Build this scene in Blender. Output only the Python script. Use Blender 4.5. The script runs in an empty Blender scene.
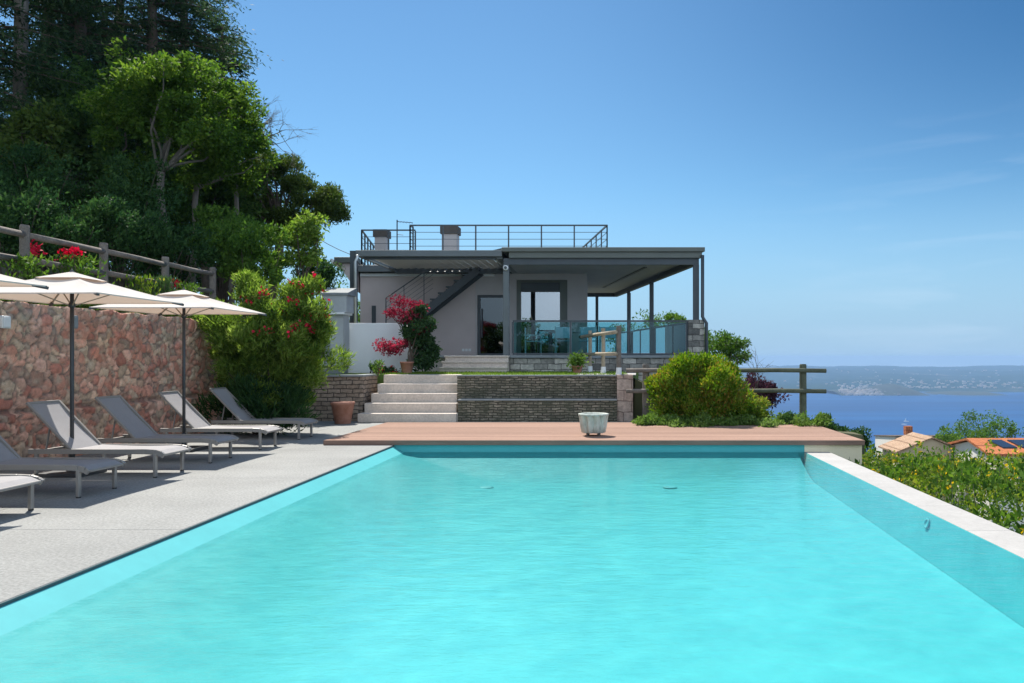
import bpy, math, random
import numpy as np
from mathutils import Vector, noise as mnoise
random.seed(7)
RNG = np.random.default_rng(11)
S = bpy.context.scene
COL = S.collection
F, VX, VY, H = 800.0, 611.0, 358.0, 1.5

def W(px, py, d):
    """a point at real distance d (metres along the pool) from its place in the survey picture"""
    return ((px - VX) * d / F, d, H - (py - VY) * d / F)

# ------------------------------------------------------------------ materials
def new_mat(name):
    m = bpy.data.materials.new(name); m.use_nodes = True
    nt = m.node_tree; nt.nodes.clear()
    return m, nt, nt.nodes.new('ShaderNodeOutputMaterial')

def N(nt, typ, **kw):
    n = nt.nodes.new(typ)
    for k, v in kw.items(): setattr(n, k, v)
    return n

def ramp(nt, src, stops):
    r = N(nt, 'ShaderNodeValToRGB')
    el = r.color_ramp.elements
    while len(el) < len(stops): el.new(0.5)
    for e, (p, c) in zip(el, stops):
        e.position = p; e.color = (c[0], c[1], c[2], 1)
    nt.links.new(src, r.inputs[0])
    return r.outputs[0]

def noise_tex(nt, scale, detail=5, rough=0.6, vec=None, stretch=None):
    g = N(nt, 'ShaderNodeNewGeometry')
    v = g.outputs['Position'] if vec is None else vec
    if stretch:
        mp = N(nt, 'ShaderNodeMapping'); mp.inputs['Scale'].default_value = stretch
        nt.links.new(v, mp.inputs[0]); v = mp.outputs[0]
    t = N(nt, 'ShaderNodeTexNoise')
    t.inputs['Scale'].default_value = scale; t.inputs['Detail'].default_value = detail
    t.inputs['Roughness'].default_value = rough
    nt.links.new(v, t.inputs['Vector'])
    return t.outputs['Fac']

def mul(c, k): return tuple(min(1, x * k) for x in c)

def pmat(name, base, rough=0.6, var=0.2, scale=4.0, bump=0.0, bscale=60.0, metallic=0.0, spec=0.5,
         second=None, stretch=None, fine=None):
    """painted / mineral / wooden surface: two scales of colour wear and a fine relief"""
    m, nt, out = new_mat(name)
    p = N(nt, 'ShaderNodeBsdfPrincipled')
    p.inputs['Roughness'].default_value = rough
    p.inputs['Metallic'].default_value = metallic
    p.inputs['Specular IOR Level'].default_value = spec
    f = noise_tex(nt, scale, stretch=stretch)
    c2 = second if second else mul(base, 1 + var)
    col = ramp(nt, f, [(0.3, mul(base, 1 - var)), (0.72, c2)])
    if fine:
        f2 = noise_tex(nt, fine[0], 3)
        c3 = ramp(nt, f2, [(0.35, (1 - fine[1],) * 3), (0.65, (1 + 0 * fine[1],) * 3)])
        mx = N(nt, 'ShaderNodeMixRGB', blend_type='MULTIPLY'); mx.inputs[0].default_value = 1
        nt.links.new(col, mx.inputs[1]); nt.links.new(c3, mx.inputs[2]); col = mx.outputs[0]
    nt.links.new(col, p.inputs['Base Color'])
    if bump:
        b = N(nt, 'ShaderNodeBump'); b.inputs['Strength'].default_value = bump
        b.inputs['Distance'].default_value = 0.02
        nt.links.new(noise_tex(nt, bscale, 4, stretch=stretch), b.inputs['Height'])
        nt.links.new(b.outputs[0], p.inputs['Normal'])
    nt.links.new(p.outputs[0], out.inputs[0])
    return m

def leaf_mat(name, cols, transl=0.35, rough=0.6, patch=0.7):
    """leaves: colour differs leaf by leaf and from bough to bough, light shines through"""
    m, nt, out = new_mat(name)
    g = N(nt, 'ShaderNodeNewGeometry')
    a = N(nt, 'ShaderNodeMath', operation='MULTIPLY'); a.inputs[1].default_value = 0.55
    nt.links.new(g.outputs['Random Per Island'], a.inputs[0])
    b = N(nt, 'ShaderNodeMath', operation='MULTIPLY_ADD'); b.inputs[1].default_value = 0.9
    nt.links.new(noise_tex(nt, patch, 2), b.inputs[0]); nt.links.new(a.outputs[0], b.inputs[2])
    c = N(nt, 'ShaderNodeMath', operation='SUBTRACT'); c.inputs[1].default_value = 0.22
    nt.links.new(b.outputs[0], c.inputs[0])
    k = len(cols)
    col = ramp(nt, c.outputs[0], [(0.12 + 0.76 * i / (k - 1), cc) for i, cc in enumerate(cols)])
    p = N(nt, 'ShaderNodeBsdfPrincipled'); p.inputs['Roughness'].default_value = rough
    p.inputs['Specular IOR Level'].default_value = 0.08
    nt.links.new(col, p.inputs['Base Color'])
    t = N(nt, 'ShaderNodeBsdfTranslucent')
    hs = N(nt, 'ShaderNodeHueSaturation'); hs.inputs['Value'].default_value = 1.5; hs.inputs['Saturation'].default_value = 1.1
    nt.links.new(col, hs.inputs['Color']); nt.links.new(hs.outputs[0], t.inputs[0])
    mx = N(nt, 'ShaderNodeMixShader'); mx.inputs[0].default_value = transl
    nt.links.new(p.outputs[0], mx.inputs[1]); nt.links.new(t.outputs[0], mx.inputs[2])
    nt.links.new(mx.outputs[0], out.inputs[0])
    return m

def glass_mat(name, tint, refl=None, ior=1.45, rough=0.0):
    m, nt, out = new_mat(name)
    t = N(nt, 'ShaderNodeBsdfTransparent'); t.inputs[0].default_value = (*tint, 1)
    g = N(nt, 'ShaderNodeBsdfGlossy'); g.inputs['Roughness'].default_value = rough
    mx = N(nt, 'ShaderNodeMixShader')
    if refl is None:
        fr = N(nt, 'ShaderNodeFresnel'); fr.inputs[0].default_value = ior
        nt.links.new(fr.outputs[0], mx.inputs[0])
    else: mx.inputs[0].default_value = refl
    nt.links.new(t.outputs[0], mx.inputs[1]); nt.links.new(g.outputs[0], mx.inputs[2])
    nt.links.new(mx.outputs[0], out.inputs[0])
    return m

def brick_mat(name, c1, c2, mortar, bw, bh, scale=1.0, moss=None, axis='XZ', msize=0.015, bump=0.6):
    m, nt, out = new_mat(name)
    g = N(nt, 'ShaderNodeNewGeometry')
    sp = N(nt, 'ShaderNodeSeparateXYZ'); nt.links.new(g.outputs['Position'], sp.inputs[0])
    cb = N(nt, 'ShaderNodeCombineXYZ')
    ad = N(nt, 'ShaderNodeMath', operation='ADD')
    nt.links.new(sp.outputs['X'], ad.inputs[0]); nt.links.new(sp.outputs['Y'], ad.inputs[1])
    nt.links.new(ad.outputs[0], cb.inputs[0]); nt.links.new(sp.outputs['Z'], cb.inputs[1])
    wob = N(nt, 'ShaderNodeTexNoise'); wob.inputs['Scale'].default_value = 5
    nt.links.new(g.outputs['Position'], wob.inputs['Vector'])
    sc = N(nt, 'ShaderNodeVectorMath', operation='SCALE'); sc.inputs['Scale'].default_value = 0.07
    nt.links.new(wob.outputs['Color'], sc.inputs[0])
    va = N(nt, 'ShaderNodeVectorMath', operation='ADD')
    nt.links.new(cb.outputs[0], va.inputs[0]); nt.links.new(sc.outputs[0], va.inputs[1])
    br = N(nt, 'ShaderNodeTexBrick')
    br.inputs['Scale'].default_value = scale; br.inputs['Brick Width'].default_value = bw
    br.inputs['Row Height'].default_value = bh; br.inputs['Mortar Size'].default_value = msize
    br.inputs['Color1'].default_value = (*c1, 1); br.inputs['Color2'].default_value = (*c2, 1)
    br.inputs['Mortar'].default_value = (*mortar, 1); br.inputs['Mortar Smooth'].default_value = 0.3
    nt.links.new(va.outputs[0], br.inputs['Vector'])
    col = br.outputs['Color']
    mx = N(nt, 'ShaderNodeMixRGB', blend_type='MULTIPLY'); mx.inputs[0].default_value = 0.9
    nt.links.new(col, mx.inputs[1])
    nt.links.new(ramp(nt, noise_tex(nt, 9, 6, .7), [(0.3, (0.45,) * 3), (0.7, (1.15, 1.12, 1.08))]), mx.inputs[2])
    col = mx.outputs[0]
    if moss:
        m2 = N(nt, 'ShaderNodeMixRGB')
        nt.links.new(ramp(nt, noise_tex(nt, 3.2, 7, .75), [(0.36, (0, 0, 0)), (0.62, (.85, .85, .85))]), m2.inputs[0])
        nt.links.new(col, m2.inputs[1]); m2.inputs[2].default_value = (*moss, 1); col = m2.outputs[0]
    p = N(nt, 'ShaderNodeBsdfPrincipled'); p.inputs['Roughness'].default_value = 0.9
    p.inputs['Specular IOR Level'].default_value = 0.2
    nt.links.new(col, p.inputs['Base Color'])
    hsum = N(nt, 'ShaderNodeMath', operation='MULTIPLY_ADD'); hsum.inputs[1].default_value = -1.0
    nt.links.new(br.outputs['Fac'], hsum.inputs[0]); nt.links.new(noise_tex(nt, 25, 5), hsum.inputs[2])
    b = N(nt, 'ShaderNodeBump'); b.inputs['Strength'].default_value = bump; b.inputs['Distance'].default_value = 0.03
    nt.links.new(hsum.outputs[0], b.inputs['Height']); nt.links.new(b.outputs[0], p.inputs['Normal'])
    nt.links.new(p.outputs[0], out.inputs[0])
    return m

M = {}
M['paving'] = pmat('washed concrete', (0.345, 0.345, 0.33), 0.85, 0.10, 0.9, 0.5, 160, fine=(110, 0.35), spec=0.2)
M['coping'] = pmat('pale coping stone', (0.40, 0.385, 0.365), 0.7, 0.06, 1.3, 0.15, 90, fine=(60, 0.10))
M['render_tan'] = pmat('cream render', (0.85, 0.74, 0.53), 0.9, 0.08, 1.5, 0.15, 50, stretch=(1, 1, 0.25))
M['liner'] = pmat('aqua pool liner', (0.085, 0.42, 0.44), 0.6, 0.05, 0.8, 0.0, spec=0.2, fine=(7, 0.05))
M['drain'] = pmat('grey aqua drain grille', (0.07, 0.385, 0.405), 0.6, 0.1)
def piece_mat(name, base, pv_, rough, **kw):
    m = pmat(name, base, rough, **kw); nt = m.node_tree
    p = [n for n in nt.nodes if n.type == 'BSDF_PRINCIPLED'][0]; src = p.inputs['Base Color'].links[0].from_socket
    g = N(nt, 'ShaderNodeNewGeometry')
    r = ramp(nt, g.outputs['Random Per Island'], [(0.0, (1 - pv_,) * 3), (1.0, (1, 1, 1))])
    mx = N(nt, 'ShaderNodeMixRGB', blend_type='MULTIPLY'); mx.inputs[0].default_value = 1
    nt.links.new(src, mx.inputs[1]); nt.links.new(r, mx.inputs[2]); nt.links.new(mx.outputs[0], p.inputs['Base Color'])
    return m
M['coping'] = piece_mat('pale coping stone', (0.41, 0.395, 0.375), 0.10, 0.7, var=0.08, scale=2.3, bump=0.2, bscale=90, fine=(22, 0.10))
M['wood_deck'] = piece_mat('brown decking boards', (0.36, 0.232, 0.178), 0.20, 0.85, spec=0.08, var=0.14, scale=1.6, bump=0.3, bscale=30, stretch=(0.35, 6, 6), fine=(30, 0.14))
M['paving'] = piece_mat('washed pebble concrete', (0.35, 0.352, 0.338), 0.07, 0.9, var=0.13, scale=0.7, bump=0.6, bscale=70, fine=(38, 0.30), spec=0.2)
M['trim_dark'] = pmat('dark joint', (0.05, 0.09, 0.10), 0.6, 0.1)
M['wood_edge'] = pmat('decking edge', (0.20, 0.125, 0.095), 0.75, 0.2, 3, stretch=(0.4, 4, 4))
M['wood_grey'] = pmat('weathered grey timber', (0.20, 0.17, 0.145), 0.85, 0.30, 5, 0.5, 40, stretch=(1, 1, 1), fine=(45, 0.3))
M['wood_pale'] = pmat('pale peeled timber', (0.40, 0.33, 0.235), 0.8, 0.22, 6, 0.4, 40, fine=(40, 0.25))
M['wood_green'] = pmat('lichen green timber', (0.12, 0.13, 0.085), 0.85, 0.25, 6, 0.4, 40, fine=(40, 0.25))
M['alu'] = pmat('taupe powder coated aluminium', (0.30, 0.285, 0.265), 0.4, 0.05, 3, metallic=0.3)
M['sling'] = pmat('grey mesh fabric', (0.33, 0.318, 0.322), 0.75, 0.05, 2.5, 0.25, 300, spec=0.2, fine=(240, 0.12))
M['black_plastic'] = pmat('black rubber', (0.02, 0.02, 0.02), 0.5, 0.1)
M['rib'] = pmat('beige parasol rib', (0.35, 0.28, 0.21), 0.6, 0.1)
M['pole'] = pmat('charcoal pole', (0.045, 0.048, 0.052), 0.45, 0.1)
M['soil'] = pmat('hillside ground', (0.07, 0.085, 0.035), 0.95, 0.4, 0.6, 0.6, 6, second=(0.12, 0.11, 0.05))
M['lawn'] = pmat('lawn', (0.12, 0.19, 0.035), 0.9, 0.2, 2, 0.5, 80)
M['concrete_pale'] = pmat('pale step concrete', (0.66, 0.57, 0.49), 0.85, 0.10, 2.2, 0.25, 70, fine=(24, 0.18), spec=0.2)
M['dark_metal'] = pmat('anthracite steel', (0.055, 0.066, 0.076), 0.45, 0.12, 2)
M['fascia'] = pmat('grey green sheet metal', (0.12, 0.13, 0.115), 0.45, 0.10, 1.2, metallic=0.2)
M['fascia2'] = pmat('dark grey sheet metal', (0.13, 0.145, 0.15), 0.45, 0.10, 1.2, metallic=0.2)
M['render_grey'] = pmat('taupe grey render', (0.50, 0.46, 0.45), 0.9, 0.07, 1.2, 0.15, 60)
M['render_rose'] = pmat('warm grey render', (0.55, 0.47, 0.45), 0.9, 0.07, 1.2, 0.15, 60)
M['render_white'] = pmat('white render', (0.84, 0.85, 0.85), 0.9, 0.07, 1.0, 0.15, 50, stretch=(1, 1, 0.4))
M['soffit'] = pmat('grey soffit board', (0.42, 0.43, 0.41), 0.8, 0.06, 1.5)
M['white_metal'] = pmat('white painted metal', (0.72, 0.73, 0.72), 0.35, 0.04)
M['louvre'] = pmat('pale aluminium louvre', (0.50, 0.50, 0.47), 0.4, 0.06, metallic=0.2)
m, nt, out = new_mat('translucent pale louvre')
p = N(nt, 'ShaderNodeBsdfPrincipled'); p.inputs['Base Color'].default_value = (.46, .46, .44, 1); p.inputs['Roughness'].default_value = .5
t = N(nt, 'ShaderNodeBsdfTranslucent'); t.inputs[0].default_value = (.4, .4, .38, 1)
mx = N(nt, 'ShaderNodeMixShader'); mx.inputs[0].default_value = .25
nt.links.new(p.outputs[0], mx.inputs[1]); nt.links.new(t.outputs[0], mx.inputs[2]); nt.links.new(mx.outputs[0], out.inputs[0]); M['louvre'] = m
M['zinc'] = pmat('pale zinc pipe', (0.55, 0.57, 0.57), 0.35, 0.08, metallic=0.5)
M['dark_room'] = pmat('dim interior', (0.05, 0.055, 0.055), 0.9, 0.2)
M['terracotta'] = pmat('terracotta', (0.36, 0.15, 0.095), 0.8, 0.20, 7, 0.2, 50, second=(0.44, 0.22, 0.16))
M['verdigris'] = pmat('weathered pale green pot', (0.42, 0.45, 0.38), 0.75, 0.2, 5, 0.3, 40, second=(0.62, 0.66, 0.60), stretch=(4, 4, 1))
M['bark'] = pmat('grey brown bark', (0.10, 0.075, 0.055), 0.95, 0.35, 6, 0.8, 25, stretch=(3, 3, 0.6))
M['bark_pale'] = pmat('pale bark', (0.20, 0.17, 0.14), 0.95, 0.3, 6, 0.8, 25, stretch=(3, 3, 0.6))
M['chair_frame'] = pmat('steel chair frame', (0.45, 0.47, 0.48), 0.35, 0.05, metallic=0.4)
M['chair_blue'] = pmat('pale blue chair mesh', (0.42, 0.58, 0.66), 0.7, 0.08)
M['table_top'] = pmat('grey table top', (0.30, 0.32, 0.33), 0.4, 0.08)
M['roof_orange'] = brick_mat('orange clay roof tiles', (0.50, 0.17, 0.065), (0.60, 0.22, 0.09), (0.25, 0.08, 0.04), 0.25, 0.40, msize=0.03)
M['roof_tan'] = brick_mat('faded clay roof tiles', (0.45, 0.30, 0.20), (0.52, 0.37, 0.26), (0.25, 0.16, 0.1), 0.25, 0.40, msize=0.03)
M['roof_brown'] = pmat('dark brown roof', (0.10, 0.075, 0.06), 0.9, 0.3, 2)
M['house_white'] = pmat('whitewashed wall', (0.74, 0.71, 0.65), 0.9, 0.06, 0.5)
M['house_cream'] = pmat('cream wall', (0.48, 0.40, 0.28), 0.9, 0.1, 0.5)
M['solar'] = pmat('dark solar glass', (0.02, 0.03, 0.05), 0.12, 0.2)
M['chimney_dark'] = pmat('dark brick cap', (0.10, 0.085, 0.075), 0.9, 0.2, 5)
M['slate'] = pmat('grey slate slab', (0.22, 0.24, 0.25), 0.8, 0.15, 3, 0.2)
M['bbq_grey'] = pmat('light grey concrete', (0.40, 0.42, 0.43), 0.9, 0.12, 2.5, 0.2, 50)
M['moss_stone'] = brick_mat('dark stacked stone with moss', (0.24, 0.205, 0.16), (0.46, 0.40, 0.31), (0.08, 0.07, 0.055), 0.21, 0.062, moss=(0.085, 0.088, 0.06), msize=0.012, bump=1.0)
M['brown_stone'] = brick_mat('brown stacked stone', (0.34, 0.26, 0.20), (0.44, 0.35, 0.28), (0.12, 0.10, 0.085), 0.30, 0.10, msize=0.012, bump=1.0)
M['pink_stone'] = brick_mat('pinkish stone', (0.52, 0.38, 0.32), (0.58, 0.46, 0.40), (0.28, 0.21, 0.18), 0.38, 0.26, msize=0.012)
M['grey_block'] = brick_mat('grey stone blocks', (0.13, 0.13, 0.125), (0.62, 0.59, 0.53), (0.14, 0.135, 0.125), 0.40, 0.17, msize=0.012)
M['glass_teal'] = glass_mat('green tinted glass', (0.50, 0.74, 0.76), ior=1.5)
M['glass_window'] = glass_mat('reflecting window glass', (0.36, 0.42, 0.42), refl=0.45)
M['glass_door'] = glass_mat('dark door glass', (0.30, 0.36, 0.36), refl=0.12)
M['lamp_glass'] = pmat('opal lamp glass', (0.75, 0.78, 0.80), 0.3, 0.02)
M['red_flower'] = leaf_mat('red petals', [(0.45, 0.012, 0.03), (0.62, 0.03, 0.07)], 0.3)
M['yellow_flower'] = leaf_mat('yellow petals', [(0.62, 0.40, 0.02), (0.75, 0.52, 0.05)], 0.3)
M['white_flower'] = leaf_mat('whitish petals', [(0.45, 0.40, 0.33), (0.62, 0.58, 0.5)], 0.3)
G = {}
G['cedar'] = leaf_mat('cedar needles', [(0.017, 0.040, 0.02), (0.036, 0.072, 0.03), (0.075, 0.115, 0.04)], 0.35)
G['wood'] = leaf_mat('dark woodland leaves', [(0.025, 0.06, 0.018), (0.06, 0.125, 0.03), (0.12, 0.19, 0.042)], 0.45)
G['robinia'] = leaf_mat('fresh green leaves', [(0.032, 0.072, 0.014), (0.075, 0.145, 0.022), (0.155, 0.23, 0.04)], 0.5)
G['pine'] = leaf_mat('pine needles', [(0.025, 0.05, 0.014), (0.06, 0.10, 0.02), (0.11, 0.15, 0.03)], 0.3)
G['ivy'] = leaf_mat('ivy leaves', [(0.035, 0.085, 0.016), (0.08, 0.16, 0.025), (0.15, 0.24, 0.04)], 0.35)
G['oleander'] = leaf_mat('oleander leaves', [(0.05, 0.10, 0.018), (0.145, 0.23, 0.036), (0.29, 0.37, 0.09)], 0.5, patch=1.8)
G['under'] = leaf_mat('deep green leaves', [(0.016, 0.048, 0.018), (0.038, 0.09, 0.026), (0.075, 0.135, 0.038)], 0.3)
G['spirea'] = leaf_mat('yellow green leaves with orange tips', [(0.05, 0.12, 0.012), (0.11, 0.21, 0.02), (0.20, 0.27, 0.03), (0.32, 0.18, 0.045)], 0.4, patch=2.2)
G['cover'] = leaf_mat('light green creeper', [(0.06, 0.12, 0.02), (0.12, 0.20, 0.04), (0.20, 0.28, 0.09)], 0.35)
G['hedge'] = leaf_mat('mixed hedge leaves', [(0.035, 0.08, 0.014), (0.095, 0.165, 0.02), (0.18, 0.24, 0.035), (0.31, 0.27, 0.06)], 0.4, patch=1.6)
G['maple'] = leaf_mat('crimson maple leaves', [(0.10, 0.012, 0.022), (0.22, 0.025, 0.045), (0.36, 0.06, 0.09)], 0.45)
G['camellia'] = leaf_mat('glossy dark leaves', [(0.015, 0.04, 0.016), (0.03, 0.065, 0.024), (0.055, 0.10, 0.035)], 0.2, 0.25)
G['purple'] = leaf_mat('purple leaves', [(0.03, 0.014, 0.022), (0.06, 0.025, 0.04), (0.09, 0.045, 0.06)], 0.3)
G['grass'] = leaf_mat('grass blades', [(0.08, 0.15, 0.02), (0.13, 0.21, 0.035), (0.2, 0.27, 0.06)], 0.4)
G['rosemary'] = leaf_mat('rosemary needles', [(0.05, 0.10, 0.03), (0.09, 0.15, 0.05)], 0.3)

# pool water: clear, tinted, with rippled reflections
m, nt, out = new_mat('pool water')
t = N(nt, 'ShaderNodeBsdfTransparent'); t.inputs[0].default_value = (0.80, 0.97, 0.98, 1)
vd = noise_tex(nt, 2.2, 3, .5)
geo = N(nt, 'ShaderNodeNewGeometry'); wv = N(nt, 'ShaderNodeVectorMath', operation='ADD'); cbx = N(nt, 'ShaderNodeCombineXYZ')
nt.links.new(vd, cbx.inputs[0]); nt.links.new(vd, cbx.inputs[1]); nt.links.new(geo.outputs['Position'], wv.inputs[0]); nt.links.new(cbx.outputs[0], wv.inputs[1])
vo = N(nt, 'ShaderNodeTexVoronoi', feature='SMOOTH_F1'); vo.inputs['Scale'].default_value = 3.4; vo.inputs['Smoothness'].default_value = 0.25; nt.links.new(wv.outputs[0], vo.inputs['Vector'])
nt.links.new(ramp(nt, vo.outputs['Distance'], [(0.25, (0.755, 0.935, 0.95)), (0.75, (0.84, 1.0, 1.0))]), t.inputs[0])  # cell pattern in the tint stands in for light focused by ripples
g = N(nt, 'ShaderNodeBsdfGlossy'); g.inputs['Roughness'].default_value = 0.03
fr = N(nt, 'ShaderNodeFresnel'); fr.inputs[0].default_value = 1.33
b = N(nt, 'ShaderNodeBump'); b.inputs['Strength'].default_value = 0.20; b.inputs['Distance'].default_value = 0.05
n1 = noise_tex(nt, 4.5, 5, 0.62, stretch=(0.7, 1.7, 1))
nt.links.new(n1, b.inputs['Height'])
nt.links.new(b.outputs[0], fr.inputs['Normal']); nt.links.new(b.outputs[0], g.inputs['Normal'])
mx = N(nt, 'ShaderNodeMixShader')
nt.links.new(fr.outputs[0], mx.inputs[0]); nt.links.new(t.outputs[0], mx.inputs[1]); nt.links.new(g.outputs[0], mx.inputs[2])
nt.links.new(mx.outputs[0], out.inputs[0]); M['water'] = m
# lake
m, nt, out = new_mat('lake water')
p = N(nt, 'ShaderNodeBsdfPrincipled')
st = noise_tex(nt, 0.0022, 6, 0.65, stretch=(0.22, 1.6, 1))
nt.links.new(ramp(nt, st, [(0.36, (0.0, 0.028, 0.10)), (0.50, (0.0, 0.042, 0.15)), (0.64, (0.003, 0.065, 0.20))]), p.inputs['Base Color'])
p.inputs['Roughness'].default_value = 0.45; p.inputs['IOR'].default_value = 1.33
p.inputs['Specular IOR Level'].default_value = 0.25
nt.links.new(p.outputs[0], out.inputs[0]); M['lake'] = m
# far hills
m, nt, out = new_mat('far farmland')
p = N(nt, 'ShaderNodeBsdfPrincipled'); p.inputs['Roughness'].default_value = 1; p.inputs['Specular IOR Level'].default_value = 0
a = noise_tex(nt, 0.0035, 8, 0.75, stretch=(1, 0.35, 1))
nt.links.new(ramp(nt, a, [(0.38, (0.02, 0.04, 0.02)), (0.5, (0.010, 0.036, 0.036)), (0.60, (0.028, 0.052, 0.05)), (0.72, (0.20, 0.17, 0.14))]), p.inputs['Base Color'])
nt.links.new(p.outputs[0], out.inputs[0]); M['hills'] = m
# rubble stone with the stones' own colours stored on the mesh
m, nt, out = new_mat('rubble stone')
p = N(nt, 'ShaderNodeBsdfPrincipled'); p.inputs['Roughness'].default_value = 0.92; p.inputs['Specular IOR Level'].default_value = 0.2
at = N(nt, 'ShaderNodeAttribute', attribute_name='stone')
mm = N(nt, 'ShaderNodeMixRGB', blend_type='MULTIPLY'); mm.inputs[0].default_value = 1
nt.links.new(at.outputs['Color'], mm.inputs[1])
nt.links.new(ramp(nt, noise_tex(nt, 14, 7, .75), [(0.3, (0.68, 0.65, 0.63)), (0.7, (1.2, 1.17, 1.15))]), mm.inputs[2])
nt.links.new(mm.outputs[0], p.inputs['Base Color'])
b = N(nt, 'ShaderNodeBump'); b.inputs['Strength'].default_value = 0.7; b.inputs['Distance'].default_value = 0.02
nt.links.new(noise_tex(nt, 30, 6, .7), b.inputs['Height']); nt.links.new(b.outputs[0], p.inputs['Normal'])
nt.links.new(p.outputs[0], out.inputs[0]); M['rubble'] = m
# umbrella cloth
m, nt, out = new_mat('cream canopy cloth')
p = N(nt, 'ShaderNodeBsdfPrincipled'); p.inputs['Roughness'].default_value = 0.9; p.inputs['Specular IOR Level'].default_value = 0.1
cc = ramp(nt, noise_tex(nt, 2.5, 4), [(0.3, (0.66, 0.61, 0.56)), (0.7, (0.74, 0.69, 0.64))])
nt.links.new(cc, p.inputs['Base Color'])
t = N(nt, 'ShaderNodeBsdfTranslucent'); t.inputs[0].default_value = (0.60, 0.43, 0.32, 1)
mx = N(nt, 'ShaderNodeMixShader'); mx.inputs[0].default_value = 0.28
nt.links.new(p.outputs[0], mx.inputs[1]); nt.links.new(t.outputs[0], mx.inputs[2]); nt.links.new(mx.outputs[0], out.inputs[0])
M['canopy'] = m

# ------------------------------------------------------------------ mesh helpers
ORG = {}
def tag(o, label=None, cat=None, group=None, kind=None):
    if label: o['label'] = label
    if cat: o['category'] = cat
    if group: o['group'] = group
    if kind: o['kind'] = kind
    return o

def link(name, me, mat, parent=None, smooth=False):
    o = bpy.data.objects.new(name, me); COL.objects.link(o)
    if mat: me.materials.append(mat)
    if parent: o.parent = parent
    if smooth:
        me.polygons.foreach_set('use_smooth', [True] * len(me.polygons))
    return o

def thing(name, label, cat, loc=(0, 0, 0), group=None):
    o = bpy.data.objects.new(name, None); COL.objects.link(o)
    o.location = loc; o.empty_display_size = 0.2
    ORG[o.name] = Vector(loc)
    return tag(o, label, cat, group)

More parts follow.
